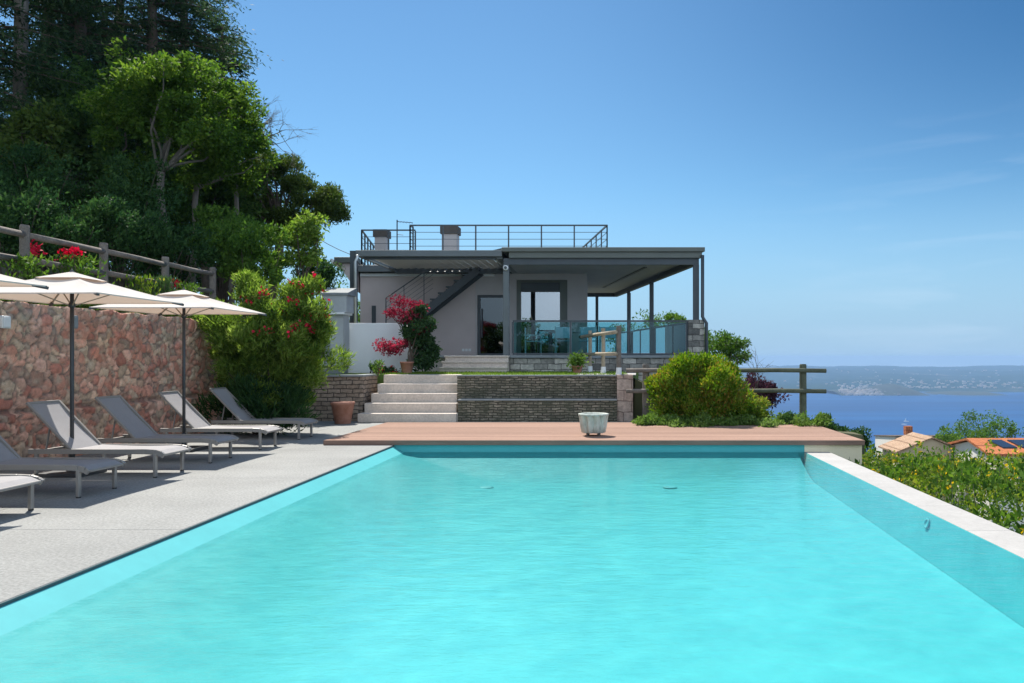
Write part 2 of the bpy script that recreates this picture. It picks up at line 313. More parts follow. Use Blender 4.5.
class MB:
    def __init__(s): s.v = []; s.f = []
    def poly(s, pts):
        i = len(s.v); s.v += [tuple(p) for p in pts]; s.f.append(tuple(range(i, i + len(pts)))); return s
    def prism(s, poly, z0, z1):
        """a vertical prism over an xy polygon; z0/z1 numbers or lists per corner"""
        n = len(poly); i = len(s.v)
        zz0 = z0 if isinstance(z0, (list, tuple)) else [z0] * n
        zz1 = z1 if isinstance(z1, (list, tuple)) else [z1] * n
        ar = sum(poly[k][0] * poly[(k + 1) % n][1] - poly[(k + 1) % n][0] * poly[k][1] for k in range(n))
        if ar < 0: poly = poly[::-1]; zz0 = zz0[::-1]; zz1 = zz1[::-1]
        s.v += [(p[0], p[1], z) for p, z in zip(poly, zz0)] + [(p[0], p[1], z) for p, z in zip(poly, zz1)]
        s.f.append(tuple(i + k for k in range(n))[::-1]); s.f.append(tuple(i + n + k for k in range(n)))
        for k in range(n):
            a, b = i + k, i + (k + 1) % n
            s.f.append((a, b, b + n, a + n))
        return s
    def box(s, x0, x1, y0, y1, z0, z1):
        return s.prism([(min(x0, x1), min(y0, y1)), (max(x0, x1), min(y0, y1)), (max(x0, x1), max(y0, y1)), (min(x0, x1), max(y0, y1))], min(z0, z1), max(z0, z1))
    def bar(s, a, b, w, h, up=(0, 0, 1)):
        a, b = Vector(a), Vector(b); d = (b - a).normalized(); u = Vector(up)
        if abs(d.dot(u)) > 0.98: u = Vector((0, 1, 0))
        r = d.cross(u).normalized(); u = r.cross(d)
        i = len(s.v)
        for q in (a, b):
            for (p, t) in ((-1, -1), (1, -1), (1, 1), (-1, 1)):
                s.v.append(tuple(q + r * w / 2 * p + u * h / 2 * t))
        s.f += [(i + 3, i + 2, i + 1, i), (i + 4, i + 5, i + 6, i + 7)]
        for k in range(4):
            s.f.append((i + k, i + (k + 1) % 4, i + 4 + (k + 1) % 4, i + 4 + k))
        return s
    def tube(s, pts, rad, n=8):
        pts = [Vector(p) for p in pts]
        rad = rad if isinstance(rad, (list, tuple)) else [rad] * len(pts)
        i = len(s.v); ref = None
        for k, p in enumerate(pts):
            d = (pts[min(k + 1, len(pts) - 1)] - pts[max(k - 1, 0)]).normalized()
            if ref is None: ref = Vector((1, 0, 0)) if abs(d.x) < 0.8 else Vector((0, 1, 0))
            u = (ref - d * ref.dot(d)).normalized(); v = d.cross(u); ref = u
            for j in range(n):
                a = 2 * math.pi * j / n
                s.v.append(tuple(p + (u * math.cos(a) + v * math.sin(a)) * rad[k]))
        for k in range(len(pts) - 1):
            for j in range(n):
                a, b = i + k * n + j, i + k * n + (j + 1) % n
                s.f.append((a, b, b + n, a + n))
        s.f.append(tuple(i + j for j in range(n))[::-1]); e = i + (len(pts) - 1) * n
        s.f.append(tuple(e + j for j in range(n)))
        return s
    def lathe(s, prof, c, n=24, wave=0, amp=0.0):
        i = len(s.v)
        for (r, z) in prof:
            for j in range(n):
                a = 2 * math.pi * j / n
                rr = r * (1 + amp * (abs(math.cos(wave * a / 2)) - .6)) if wave else r
                s.v.append((c[0] + rr * math.cos(a), c[1] + rr * math.sin(a), c[2] + z))
        for k in range(len(prof) - 1):
            for j in range(n):
                a, b = i + k * n + j, i + k * n + (j + 1) % n
                s.f.append((a, b, b + n, a + n))
        s.f.append(tuple(i + j for j in range(n))[::-1])
        e = i + (len(prof) - 1) * n
        s.f.append(tuple(e + j for j in range(n)))
        return s
    def build(s, name, mat, parent=None, root=None, smooth=False, bevel=0.0):
        """parent: the thing or part; root: the thing whose place the points are measured from"""
        r = root or parent
        o0 = ORG.get(r.name, Vector((0, 0, 0))) if r else Vector((0, 0, 0))
        me = bpy.data.meshes.new(name)
        me.from_pydata([tuple(Vector(v) - o0) for v in s.v], [], s.f); me.update()
        o = link(name, me, mat, parent, smooth)
        if bevel:
            bm = o.modifiers.new('edge', 'BEVEL'); bm.width = bevel; bm.segments = 2; bm.limit_method = 'ANGLE'
        if smooth:
            pass
        return o

def quads_obj(name, V, mat, parent=None, root=None):
    """V: (n,4,3) array of leaf-shaped faces -> one mesh"""
    r = root or parent
    o0 = np.array(ORG.get(r.name, (0, 0, 0))) if r else np.zeros(3)
    V = (V - o0).astype(np.float32); n = len(V)
    me = bpy.data.meshes.new(name)
    me.vertices.add(n * 4); me.vertices.foreach_set('co', V.reshape(-1))
    me.loops.add(n * 4); me.loops.foreach_set('vertex_index', np.arange(n * 4, dtype=np.int32))
    me.polygons.add(n); me.polygons.foreach_set('loop_start', np.arange(0, n * 4, 4, dtype=np.int32))
    me.polygons.foreach_set('loop_total', np.full(n, 4, dtype=np.int32))
    me.update(calc_edges=True); me.validate()
    return link(name, me, mat, parent)

def unit(a): return a / np.maximum(np.linalg.norm(a, axis=1, keepdims=True), 1e-6)

def leaf_quads(P, L, Wd, bias=(0, 0, 0.2), out_from=None, outw=0.6, flat=0.0):
    """one pointed leaf per point; bias = preferred growth direction, out_from = crown centre"""
    n = len(P)
    A = RNG.normal(size=(n, 3)) + np.array(bias)
    if out_from is not None: A += unit(P - np.asarray(out_from)) * outw * 1.7
    A = unit(A)
    B = RNG.normal(size=(n, 3)); B[:, 2] *= (1 - flat)
    B = unit(np.cross(A, np.cross(B, A)))
    l = (L * RNG.uniform(0.65, 1.35, size=(n, 1))); w = Wd * RNG.uniform(0.7, 1.3, size=(n, 1))
    Cn = unit(np.cross(A, B))
    mid = P + A * l * 0.45 + Cn * l * 0.06
    return np.stack([P, mid + B * w * 0.5, P + A * l - Cn * l * 0.05, mid - B * w * 0.5], axis=1)

def clump_points(cs, r, per, squash=0.75, shell=0.5):
    """points scattered round clump centres, denser towards each clump's outside"""
    out = []
    for c in cs:
        rr = r * random.uniform(0.65, 1.3); k = int(per * random.uniform(0.6, 1.4))
        d = unit(RNG.normal(size=(k, 3))); q = RNG.uniform(shell ** 3, 1, size=(k, 1)) ** (1 / 3)
        q *= RNG.uniform(0.8, 1.15, size=(k, 1))
        out.append(np.asarray(c) + d * q * rr * np.array([1, 1, squash]))
    return np.concatenate(out)

def ell_centres(c, rad, n, inner=0.35, lower=-1.0):
    res = []
    while len(res) < n:
        d = np.array([random.gauss(0, 1) for _ in range(3)]); d /= np.linalg.norm(d)
        if d[2] < lower: continue
        q = random.uniform(inner ** 2, 1) ** 0.5
        q *= 0.85 + 0.32 * mnoise.noise(Vector(d * 2.3) + Vector(c))
        res.append(np.asarray(c) + d * q * np.asarray(rad))
    return res

def limb(mb, a, b, r0, r1, wob=0.12, n=6, seg=5):
    a, b = Vector(a), Vector(b); L = (b - a).length; pts = []
    off = Vector((random.uniform(-50, 50),) * 3)
    for k in range(seg + 1):
        t = k / seg
        p = a.lerp(b, t) + mnoise.noise_vector(off + Vector((t * 2.3, 0, 0))) * wob * L * math.sin(math.pi * min(1, t * 0.9 + 0.05))
        pts.append(p)
    pts[0] = a
    mb.tube(pts, [r0 + (r1 - r0) * k / seg for k in range(seg + 1)], n)

def carve(P, s1=0.75, s2=2.2, th=-0.10):
    """open gaps through a crown so that it breaks into uneven sprays"""
    k = np.array([mnoise.noise(Vector(p * s1)) + 0.55 * mnoise.noise(Vector(p * s2) + Vector((9, 3, 1))) for p in P])
    return P[k + RNG.normal(size=len(P)) * 0.07 > th]

def broad_tree(label, base, crown, rad, nclump, cr, per, leaf, mat, bark, group=None, name='tree', lean=None, trunk_r=0.14, cat='tree', lower=-0.7, lw=0.5):
    t = thing(name, label, cat, base, group)
    cs = ell_centres(crown, rad, nclump, lower=lower)
    fork = Vector(crown) * 0.55 + Vector(base) * 0.45 if lean is None else Vector(lean)
    tb = MB(); limb(tb, base, fork, trunk_r, trunk_r * 0.7, 0.06, 9, 7)
    for c in cs[::max(1, nclump // 9)]:
        limb(tb, fork, c, trunk_r * 0.36, 0.012, 0.2)
    tb.build('trunk', bark, t, smooth=True)
    P = carve(clump_points(cs, cr, per, 0.7, 0.25), 2.0 / max(rad), 5.5 / max(rad), -0.06)
    quads_obj('crown', leaf_quads(P, leaf, leaf * lw, bias=(0, 0, -0.1), out_from=crown, outw=0.3), mat, t)
    return t

def conifer(label, base, h, rmax, nb, mat, bark, group=None, start=0.12, droop=0.25, per=46):
    t = thing('conifer_tree', label, 'tree', base, group)
    bx, by, bz = base
    tb = MB(); tb.tube([(bx, by, bz - 0.3), (bx + 0.1, by, bz + h * 0.5), (bx, by, bz + h)], [0.22, 0.18, 0.03], 9)
    V = []
    for i in range(nb):
        u = start + (1 - start) * (i + random.random()) / nb
        a = random.uniform(0, 2 * math.pi)
        ln = rmax * (1 - u) ** 0.6 * random.uniform(0.65, 1.15) * (0.75 + 0.25 * min(1, (u - start) * 6)) + 0.25
        p0 = np.array([bx, by, bz + h * u]); dr = np.array([math.cos(a), math.sin(a), -droop * random.uniform(0.2, 1.2)])
        p1 = p0 + dr * ln
        tb.tube([p0, p0 * 0.5 + p1 * 0.5 + (0, 0, 0.06 * ln), p1], [0.05, 0.03, 0.008], 5)
        k = int(per * 1.9 * (0.5 + ln))
        s = RNG.uniform(0.12, 1.05, size=(k, 1))
        P = p0 + (p1 - p0) * s + RNG.normal(size=(k, 3)) * (0.08 + 0.13 * s) * np.array([1, 1, 0.55]) * (0.6 + 0.25 * ln)
        V.append(leaf_quads(P, 0.17, 0.05, bias=(dr[0], dr[1], -0.5)))
    tb.build('trunk', bark, t, smooth=True)
    quads_obj('crown', np.concatenate(V), mat, t)
    return t

def shrub(label, c, rad, nclump, cr, per, leaf, mat, name='shrub', cat='shrub', group=None, lw=0.45, bias=(0, 0, 0.5), flowers=None, stems=True, lower=-0.5, base_z=None, gap=-0.22):
    bz = c[2] - rad[2] if base_z is None else base_z
    t = thing(name, label, cat, (c[0], c[1], bz), group)
    cs = ell_centres(c, rad, nclump, 0.2, lower)
    P = clump_points(cs, cr, per, 0.85, 0.3)
    P = P[P[:, 2] > bz]
    P = carve(P, 2.2 / max(rad), 6.0 / max(rad), gap)
    quads_obj('foliage', leaf_quads(P, leaf, leaf * lw, bias=bias, out_from=(c[0], c[1], bz), outw=0.5), mat, t)
    if stems:
        sb = MB()
        for q in cs[::max(1, nclump // 12)]:
            limb(sb, (c[0] + random.uniform(-.1, .1), c[1] + random.uniform(-.1, .1), bz), q, 0.022, 0.006, 0.1, 5, 4)
        sb.build('stem', M['bark'], t, smooth=True)
    if flowers:
        fm, nf, fs, sel = flowers
        Q = P[sel(P)]
        Q = Q[RNG.integers(0, len(Q), nf)]
        Q = Q + unit(Q - np.array(c)) * 0.06
        Q = np.repeat(Q, 7, axis=0) + RNG.normal(size=(nf * 7, 3)) * fs * 0.7
        quads_obj('blossom', leaf_quads(Q, fs, fs * 0.9), fm, t)
    return t

# ------------------------------------------------------------------ ground, lake, far shore
LAKE = -198.5
def ground_h(x, y):
    n = mnoise.noise(Vector((x * 0.05, y * 0.05, 3))) * 1.2
    if x < -8.6:
        z = 2.42 + 0.27 * (-9.6 - x) * (x < -9.6) + 0.25 * n * (x < -11)
        z = min(z, 12) - 0.16 * max(0, y - 30)
        return max(z, -60)
    if x <= 3.9 and y < 18.2: return -1.9
    if x <= 0.55 and y < 20.2: return -0.9
    if x <= 2.9 and 19.9 < y < 37: return 0.98 if x < 0.6 else 0.98 - 0.5 * (x - 0.6)
    if x <= 5.2 and 16 < y < 20: return -0.02 - 0.12 * max(0, x - 4.6)
    z = -1.0 - 0.42 * max(0, x - 4.2) - 0.06 * max(0, y - 22)
    if y > 37 and x < 4.2: z = -0.16 * (y - 37) - 0.5
    far = math.hypot(max(0, x), max(0, y))
    z += n * min(1, max(0, (far - 25) / 30)) - 0.0004 * far * far * (far > 60) * 0.3
    return max(z, LAKE - 6)
xs = sorted(set([-260, -160, -100, -70, -50, -40] + list(np.arange(-34, -8.6, 1.2)) + [-8.62, -8.58] + list(np.arange(-8, 6, 0.55)) + [0.5, 0.6, 3.88, 3.92, 5.18, 5.22] + list(np.arange(6, 60, 2.0)) + [70, 85, 105, 130, 160, 200, 250, 320, 400, 500, 620, 800]))
ys = sorted(set([-300, -150, -80, -40, -20, -10] + list(np.arange(-6, 22, 0.9)) + [18.18, 18.22, 19.88, 19.92, 36.9, 37.1] + list(np.arange(22, 80, 2.2)) + [90, 105, 125, 150, 180, 220, 280, 360, 460, 600, 800, 1100]))
mb = MB()
for y in ys:
    for x in xs: mb.v.append((x, y, ground_h(x, y)))
nx = len(xs)
for j in range(len(ys) - 1):
    for i in range(nx - 1):
        a = j * nx + i; mb.f.append((a, a + 1, a + 1 + nx, a + nx))
tag(mb.build('ground', M['soil'], smooth=False), kind='structure')
mb = MB(); mb.poly([(-9000, -1500, LAKE), (14000, -1500, LAKE), (14000, 10500, LAKE), (-9000, 10500, LAKE)])
tag(mb.build('lake', M['lake']), kind='structure')

def far_h(x, y):
    shore = 4850 + 260 * mnoise.noise(Vector((x * 0.0006, 0.3, 0))) + 90 * mnoise.noise(Vector((x * 0.003, 5, 0)))
    t = (y - shore) / 4200
    if t < 0: return LAKE - 8
    z = LAKE + 2 + 76 * min(1, t) ** 0.85
    z += 26 * min(1, t * 2) * mnoise.fractal(Vector((x * 0.0011, y * 0.0011, 2)), 0.9, 2.1, 5)
    z += 16 * min(1, t) * min(1, max(0, (x - 500) / 4500))
    return z
mb = MB(); hx = list(np.linspace(-6000, 10000, 300)); hy = list(np.linspace(4400, 10400, 60))
for y in hy:
    for x in hx: mb.v.append((x, y, far_h(x, y)))
for j in range(len(hy) - 1):
    for i in range(len(hx) - 1):
        a = j * len(hx) + i; mb.f.append((a, a + 1, a + 1 + len(hx), a + len(hx)))
# wooded headland standing out in the lake
tag(mb.build('far_hills', M['hills'], smooth=True), kind='structure')
mb = MB(); nx2, ny2 = 60, 16
M['headland'] = pmat('wooded headland', (0.012, 0.025, 0.016), 1, 0.4, 0.02)
for j in range(ny2):
    for i in range(nx2):
        u, v = i / (nx2 - 1), j / (ny2 - 1)
        x = 1230 + u * 900; y = 4250 + v * 500
        px = u * 12.5
        k = max(0, 1 - abs((u - 0.38) / 0.17) ** 1.4) * 56 + max(0, 1 - abs((u - 0.12) / 0.22) ** 2) * 22 + max(0, 1 - abs((u - 0.85) / 0.2) ** 2) * 12
        mb.v.append((x, y, LAKE - 3 + (k + 3 * mnoise.noise(Vector((x * .02, y * .02, 0)))) * math.sin(math.pi * v) ** 0.6 + 3.5 * math.sin(math.pi * v)))
for j in range(ny2 - 1):
    for i in range(nx2 - 1):
        a = j * nx2 + i; mb.f.append((a, a + 1, a + 1 + nx2, a + nx2))
tag(mb.build('headland', M['headland'], smooth=True), kind='structure')
mb = MB(); M['town'] = pmat('distant town walls', (0.40, 0.36, 0.33), 0.9, 0.3, 0.01)
for k in range(520):
    if k < 150: x = 1245 + random.random() ** 1.2 * 290; q = random.random(); y = 4255 + q * 130; z = LAKE + 1 + q * 24
    elif k < 380:
        x = random.uniform(1500, 2900); y = 4980 + random.random() ** 2 * 900; z = far_h(x, y)
    else:
        x = random.uniform(900, 5200); y = random.uniform(5000, 8800); z = far_h(x, y)
    w = random.uniform(7, 18); h = random.uniform(5, 10)
    mb.box(x, x + w, y, y + w, z - 3, z + h)
tag(mb.build('far_town', M['town']), 'pale little buildings of the town along the far lake shore', 'town', kind='stuff')

# haze over the lake: one closed box round everything
mh = bpy.data.materials.new('lake haze'); mh.use_nodes = True; nt = mh.node_tree; nt.nodes.clear()
out = nt.nodes.new('ShaderNodeOutputMaterial'); pv = nt.nodes.new('ShaderNodeVolumePrincipled')
pv.inputs['Color'].default_value = (0.38, 0.59, 0.90, 1); pv.inputs['Density'].default_value = 1.05e-4; pv.inputs['Anisotropy'].default_value = 0.0
nt.links.new(pv.outputs[0], out.inputs['Volume'])
mb = MB(); mb.box(-9500, 14500, -2000, 10600, LAKE - 8, 24)
hz = mb.build('haze', mh); tag(hz, kind='stuff')

# ------------------------------------------------------------------ paving, pool, deck
XL, XR, XO, YF, YN, ZW = -3.75, 3.34, 3.76, 13.8, 1.2, -0.125
mb = MB()
yj = [-8, -5, -2, 1, 4, 7, 10, 13, 16, 19]
for ya, yb2 in zip(yj[:-1], yj[1:]):
    mb.box(-8.3, -6.02, ya + .004, yb2 - .004, -0.25, 0.0); mb.box(-6.012, XL, ya + .004, yb2 - .004, -0.25, 0.0)
for xa, xb in ((XL + .008, -0.9), (-0.892, 2.0), (2.008, 5.0)): mb.box(xa, xb, -8, YN, -0.25, 0.0)
mb.box(XL + .008, -1.6, 17.6, 19.0, -0.25, 0.0); mb.box(-1.592, 0.45, 17.6, 19.0, -0.25, 0.0)
tag(mb.build('paving', M['paving']), kind='structure')
pool = thing('swimming_pool', 'long aqua swimming pool with white overflow coping along its lake side', 'pool', (-0.2, 7.5, -0.9))
def zf(y): return -0.70 + (y - YN) * 0.02
ys_, ye_ = YN + 0.004, YF - 0.008
x1, xw = XR - 0.13, XR - 0.004
def ease(u): return math.sin(math.pi / 2 * max(0.0, min(1.0, u))) ** 1.15
def floor_z(x, y):  # left and far edges slope, a shape made up so they catch the sun
    f = zf(y)
    return max(-0.026 - 0.577 * min(0.225, x - XL - 0.012) + (f + 0.156) * ease((x - XL - 0.237) / 1.9), -0.13 + (f + 0.13) * ease((ye_ - y) / 1.3))
gx = [XL + 0.012, XL + 0.06, XL + 0.12, XL + 0.18, XL + 0.225] + [XL + 0.26 + 1.752 * (k / 24) ** 1.2 for k in range(25)] + [XL + 2.012 + (x1 - XL - 2.012) * k / 6 for k in range(1, 6)] + [x1]
gy = [ys_ + (ye_ - 1.4 - ys_) * k / 12 for k in range(13)] + [ye_ - 1.4 + 1.4 * k / 18 for k in range(1, 19)]
mb = MB()
for y in gy:
    for x in gx: mb.v.append((x, y, floor_z(x, y)))
for jj in range(len(gy) - 1):
    for ii in range(len(gx) - 1):
        a = jj * len(gx) + ii; mb.f.append((a, a + 1, a + 1 + len(gx), a + len(gx)))
mb.build('liner_floor', M['liner'], pool, smooth=True)
mb = MB()
for ya, yb2 in zip(gy[:-1], gy[1:]): mb.poly([(x1, ya, zf(ya) - .02), (xw, ya, -0.121), (xw, yb2, -0.121), (x1, yb2, zf(yb2) - .02)])
mb.poly([(x1, ye_, zf(YF)), (x1, ye_, -0.121), (xw, ye_, -0.121)])
mb.build('side_wall', M['liner'], pool)
mb = MB()
mb.poly([(XL + .012, ye_ + .004, -0.135), (XR - .004, ye_ + .004, -0.135), (XR - .004, ye_ + .004, -0.001), (XL + .012, ye_ + .004, -0.001)])
mb.build('end_wall', M['liner'], pool)
mb = MB()
mb.poly([(XL, ys_, zf(YN)), (XL, ys_, -0.022), (xw, ys_, -0.022), (xw, ys_, zf(YN))])
mb.build('near_wall', M['liner'], pool)
mb = MB(); ncp = 10; lc = (YF - .003 - YN - .002) / ncp
for k in range(ncp): mb.box(XR + .001, XO, YN + .002 + k * lc + .002, YN + .002 + (k + 1) * lc - .002, -1.9, -0.118)
mb.build('coping', M['coping'], pool, bevel=0.006)
mb = MB(); mb.box(XL - 0.02, XL + 0.012, YN, YF, -0.021, -0.004); mb.build('edge_joint', M['trim_dark'], pool)
mb = MB()
iy, iz = 8.35, -0.23
pr = [(0.0, 0.0), (0.055, 0.0), (0.055, 0.012), (0.038, 0.016), (0.036, 0.006), (0.0, 0.006)]
i0 = len(mb.v)
for r, x in pr:
    for j in range(20):
        a = 2 * math.pi * j / 20; mb.v.append((XR - 0.040 - .96 * x - .27 * r * math.sin(a), iy + r * math.cos(a), iz + .27 * x - .96 * r * math.sin(a)))
for k in range(len(pr) - 1):
    for j in range(20):
        a, b2 = i0 + k * 20 + j, i0 + k * 20 + (j + 1) % 20; mb.f.append((a, b2, b2 + 20, a + 20))
mb.build('inlet', M['liner'], pool, smooth=True)
for dx in (-1.9, 0.9):
    mb = MB(); mb.lathe([(0.11, 0), (0.11, 0.012), (0.08, 0.02)], (dx, 12.2, zf(12.2) + 0.002), 20); mb.build('drain', M['drain'], pool)
mb = MB(); mb.poly([(XL + 0.001, YN, ZW), (XR + 0.0, YN, ZW), (XR + 0.0, YF - 0.001, ZW), (XL + 0.001, YF - 0.001, ZW)])
tag(mb.build('pool_water', M['water']), kind='structure')

deck = thing('wooden_deck', 'reddish boardwalk deck across the far end of the pool', 'deck', (-0.3, 15.6, 0))
DX0, DX1 = -4.93, 4.35
mb = MB(); yb = 13.76; nb = 27; bwid = (17.6 - yb) / nb
for k in range(nb):
    j0 = DX0 + (0.0 if k else 0)
    mb.box(DX0, DX1, yb + k * bwid + (0.006 if k else 0), yb + (k + 1) * bwid, 0.055, 0.085)
mb.build('board', M['wood_deck'], deck)
mb = MB(); mb.box(DX0, DX1, 13.745, 13.757, 0.004, 0.082); mb.box(DX0 - 0.012, DX0 - 0.002, 13.75, 17.6, 0.004, 0.082); mb.box(DX1 + 0.002, DX1 + 0.014, 13.75, 17.6, 0.004, 0.082)
mb.build('edge_board', M['wood_edge'], deck)
mb = MB()
for k in range(14): mb.box(DX0 + 0.1 + k * 0.69, DX0 + 0.16 + k * 0.69, 13.9, 17.55, 0.004, 0.053)
mb.build('joist', M['wood_edge'], deck)
wl = MB(); wl.box(3.30, 4.33, 13.803, 14.0, -1.9, 0.0); wl.box(XL, 3.2995, 13.803, 14.0, -1.0, 0.0); wl.box(4.13, 4.33, 14.0, 17.6, -1.9, 0.0)
tag(wl.build('cream_wall', M['render_tan']), 'cream rendered low wall carrying the lake end of the deck', 'wall')

# ------------------------------------------------------------------ sun loungers
def make_lounger():
    t = thing('sun_lounger', 'x', 'sun lounger', (0, 0, 0), 'grey sun loungers in a row on the paving')
    # local: foot end towards +x at x=0, width along y, back rest rises towards -x
    W2, L, PX, ang, BL = 0.325, 1.70, -1.17, math.radians(46), 0.82
    fr = MB()
    for sgn in (-1, 1):
        y = sgn * (W2 - 0.022)
        pts = [(-L, y, 0.325), (-0.22, y, 0.325), (-0.09, y, 0.318), (-0.02, y, 0.300), (0.02, y, 0.272)]
        for a, b2 in zip(pts[:-1], pts[1:]): fr.bar(a, b2, 0.036, 0.062)
    fr.bar((0.012, -W2 + 0.04, 0.285), (0.012, W2 - 0.04, 0.285), 0.03, 0.03)
    for x in (-L + 0.02, PX, -0.55): fr.bar((x, -W2 + 0.04, 0.312), (x, W2 - 0.04, 0.312), 0.04, 0.03)
    fr.build('frame', M['alu'], t, bevel=0.006)
    for x in (-L + 0.10, -0.09):
        for sgn in (-1, 1):
            lg = MB(); y = sgn * (W2 - 0.022)
            lg.bar((x, y, 0.012), (x, y, 0.294), 0.045, 0.036, up=(1, 0, 0))
            lo = lg.build('leg', M['alu'], t, bevel=0.005)
            ft = MB(); ft.lathe([(0.024, 0), (0.024, 0.012)], (x, y, 0), 10); ft.build('foot_cap', M['black_plastic'], lo, root=t)
    seat = MB(); n = 12; hw = W2 - 0.05
    prof = []
    for k in range(n + 1):
        u = k / n; x = PX + 0.02 + (0.02 - PX - 0.01) * u
        z = 0.352 - 0.016 * math.sin(math.pi * u) - (0.06 * max(0, (u - 0.84) / 0.16) ** 2)
        prof.append((x, z))
    for (xa, za), (xb, zb) in zip(prof[:-1], prof[1:]):
        seat.poly([(xa, -hw, za), (xb, -hw, zb), (xb, hw, zb), (xa, hw, za)])
        seat.poly([(xa, -hw, za - 0.006), (xa, hw, za - 0.006), (xb, hw, zb - 0.006), (xb, -hw, zb - 0.006)])
    seat.build('seat', M['sling'], t, smooth=False)
    bk = MB(); cx, cz = math.cos(ang), math.sin(ang)
    def bp(u, y, o=0.0): return (PX - u * BL * cx + o * cz, y, 0.345 + u * BL * cz + o * cx)
    for k in range(8):
        u0, u1 = k / 8, (k + 1) / 8
        s0, s1 = -0.018 * math.sin(math.pi * u0), -0.018 * math.sin(math.pi * u1)
        bk.poly([bp(u0, -hw, s0), bp(u0, hw, s0), bp(u1, hw, s1), bp(u1, -hw, s1)])
        bk.poly([bp(u0, -hw, s0 - 0.006), bp(u1, -hw, s1 - 0.006), bp(u1, hw, s1 - 0.006), bp(u0, hw, s0 - 0.006)])
    bo = bk.build('backrest', M['sling'], t)
    bf = MB()
    for sgn in (-1, 1): bf.bar(bp(-0.02, sgn * (hw + 0.004)), bp(1.0, sgn * (hw + 0.004)), 0.03, 0.034, up=(0, 1, 0))
    bf.bar(bp(0.99, -hw), bp(0.99, hw), 0.03, 0.03)
    bf.build('back_frame', M['alu'], bo, root=t, bevel=0.005)
    for sgn in (-1, 1):
        st = MB(); st.bar(bp(0.55, sgn * 0.2, -0.02), (-L + 0.14, sgn * 0.2, 0.30), 0.014, 0.02)
        st.build('support_strut', M['alu'], t)
    return t

def copy_tree(o, parent=None):
    c = o.copy(); COL.objects.link(c)
    if parent: c.parent = parent
    for ch in list(o.children): copy_tree(ch, c)
    return c
LL = ['grey mesh sun lounger cut off by the picture edge, only its foot end showing',
      'grey mesh sun lounger whose backrest top is cropped, second nearest to the viewer',
      'grey mesh sun lounger with raised back below the middle parasol pole',
      'grey mesh sun lounger just past the middle parasol pole, fourth nearest',
      'grey mesh sun lounger below the farthest parasol pole, fifth nearest',
      'grey mesh sun lounger beside the flowering oleander, farthest of the row']
proto = make_lounger()
for k, dc in enumerate((7.58, 8.88, 10.33, 11.71, 13.36, 14.98)):
    o = proto if k == 0 else copy_tree(proto)
    o.location = (-5.64 + random.uniform(-0.03, 0.03), dc, 0); o.rotation_euler = (0, 0, random.uniform(-0.02, 0.02))
    o['label'] = LL[k]

# ------------------------------------------------------------------ parasols
def make_parasol():
    t = thing('parasol', 'x', 'parasol', (0, 0, 0), 'cream square parasols above the loungers')
    a, ze, za = 0.93, 2.27, 2.60
    pl = MB(); pl.tube([(0, 0, 0.06), (0, 0, 2.62)], 0.024, 12); pl.build('pole', M['pole'], t, smooth=True)
    bs = MB(); bs.prism([(-.28, -.28), (.28, -.28), (.28, .28), (-.28, .28)], 0.0, 0.05); bs.tube([(0, 0, 0.05), (0, 0, 0.28)], 0.034, 12)
    bs.build('base', M['pole'], t, bevel=0.008)
    cn = MB(); n = 12; apex = (0, 0, za)
    cor = [(-a, -a), (a, -a), (a, a), (-a, a)]
    def pt(s, u, v):   # s side, u along the edge, v from apex to edge
        (x0, y0), (x1, y1) = cor[s], cor[(s + 1) % 4]
        x, y = x0 + (x1 - x0) * u, y0 + (y1 - y0) * u
        sag = 0.0
        zz = za - (za - ze) * (v ** 0.93) - 0.035 * math.sin(math.pi * u) * math.sin(math.pi * v)
        kx = 1 - 0.035 * math.sin(math.pi * u) * v
        return (x * v * kx, y * v * kx, zz + sag * 0.5)
    nv = 6
    for s in range(4):
        for j in range(nv):
            v0, v1 = 0.04 + 0.96 * j / nv, 0.04 + 0.96 * (j + 1) / nv
            for i in range(n):
                u0, u1 = i / n, (i + 1) / n
                cn.poly([pt(s, u0, v0), pt(s, u0, v1), pt(s, u1, v1), pt(s, u1, v0)])
        for i in range(n):   # narrow hem
            u0, u1 = i / n, (i + 1) / n; p0, p1 = pt(s, u0, 1), pt(s, u1, 1)
            cn.poly([p0, (p0[0] * .998, p0[1] * .998, p0[2] - 0.014), (p1[0] * .998, p1[1] * .998, p1[2] - 0.014), p1])
    co = cn.build('canopy', M['canopy'], t)
    vt = MB(); q = 0.30
    for s in range(4):
        (x0, y0), (x1, y1) = cor[s], cor[(s + 1) % 4]
        vt.poly([(0, 0, za + 0.012), (x0 * q, y0 * q, za - 0.088), (x1 * q, y1 * q, za - 0.088)])
    vt.build('vent_flap', M['canopy'], co, root=t)
    fn = MB(); fn.lathe([(0.018, 0), (0.022, 0.02), (0.0, 0.05)], (0, 0, za + 0.0), 10); fn.build('finial', M['pole'], t, smooth=True)
    for (x, y) in cor:
        rb = MB(); e = 0.985 if x and y else 0.96
        dz = 0 if x and y else 0.02
        rb.bar((x * 0.03, y * 0.03, za - 0.05), (x * e, y * e, ze - 0.022 + dz), 0.014, 0.02)
        ro = rb.build('rib', M['rib'], t)
        tb = MB(); tb.bar((x * 0.90, y * 0.90, ze + 0.0), (x * 1.008, y * 1.008, ze - 0.026), 0.03, 0.03); tb.build('rib_tip', M['pole'], ro, root=t)
        sb = MB(); sb.bar((x * 0.03, y * 0.03, za - 0.42), (x * 0.45, y * 0.45, za - 0.05 - (za - ze) * 0.44), 0.012, 0.014); sb.build('strut', M['rib'], t)
    hb = MB(); hb.lathe([(0.034, 0), (0.040, 0.03), (0.034, 0.06)], (0, 0, za - 0.45), 12); hb.build('hub', M['pole'], t, smooth=True)
    return t
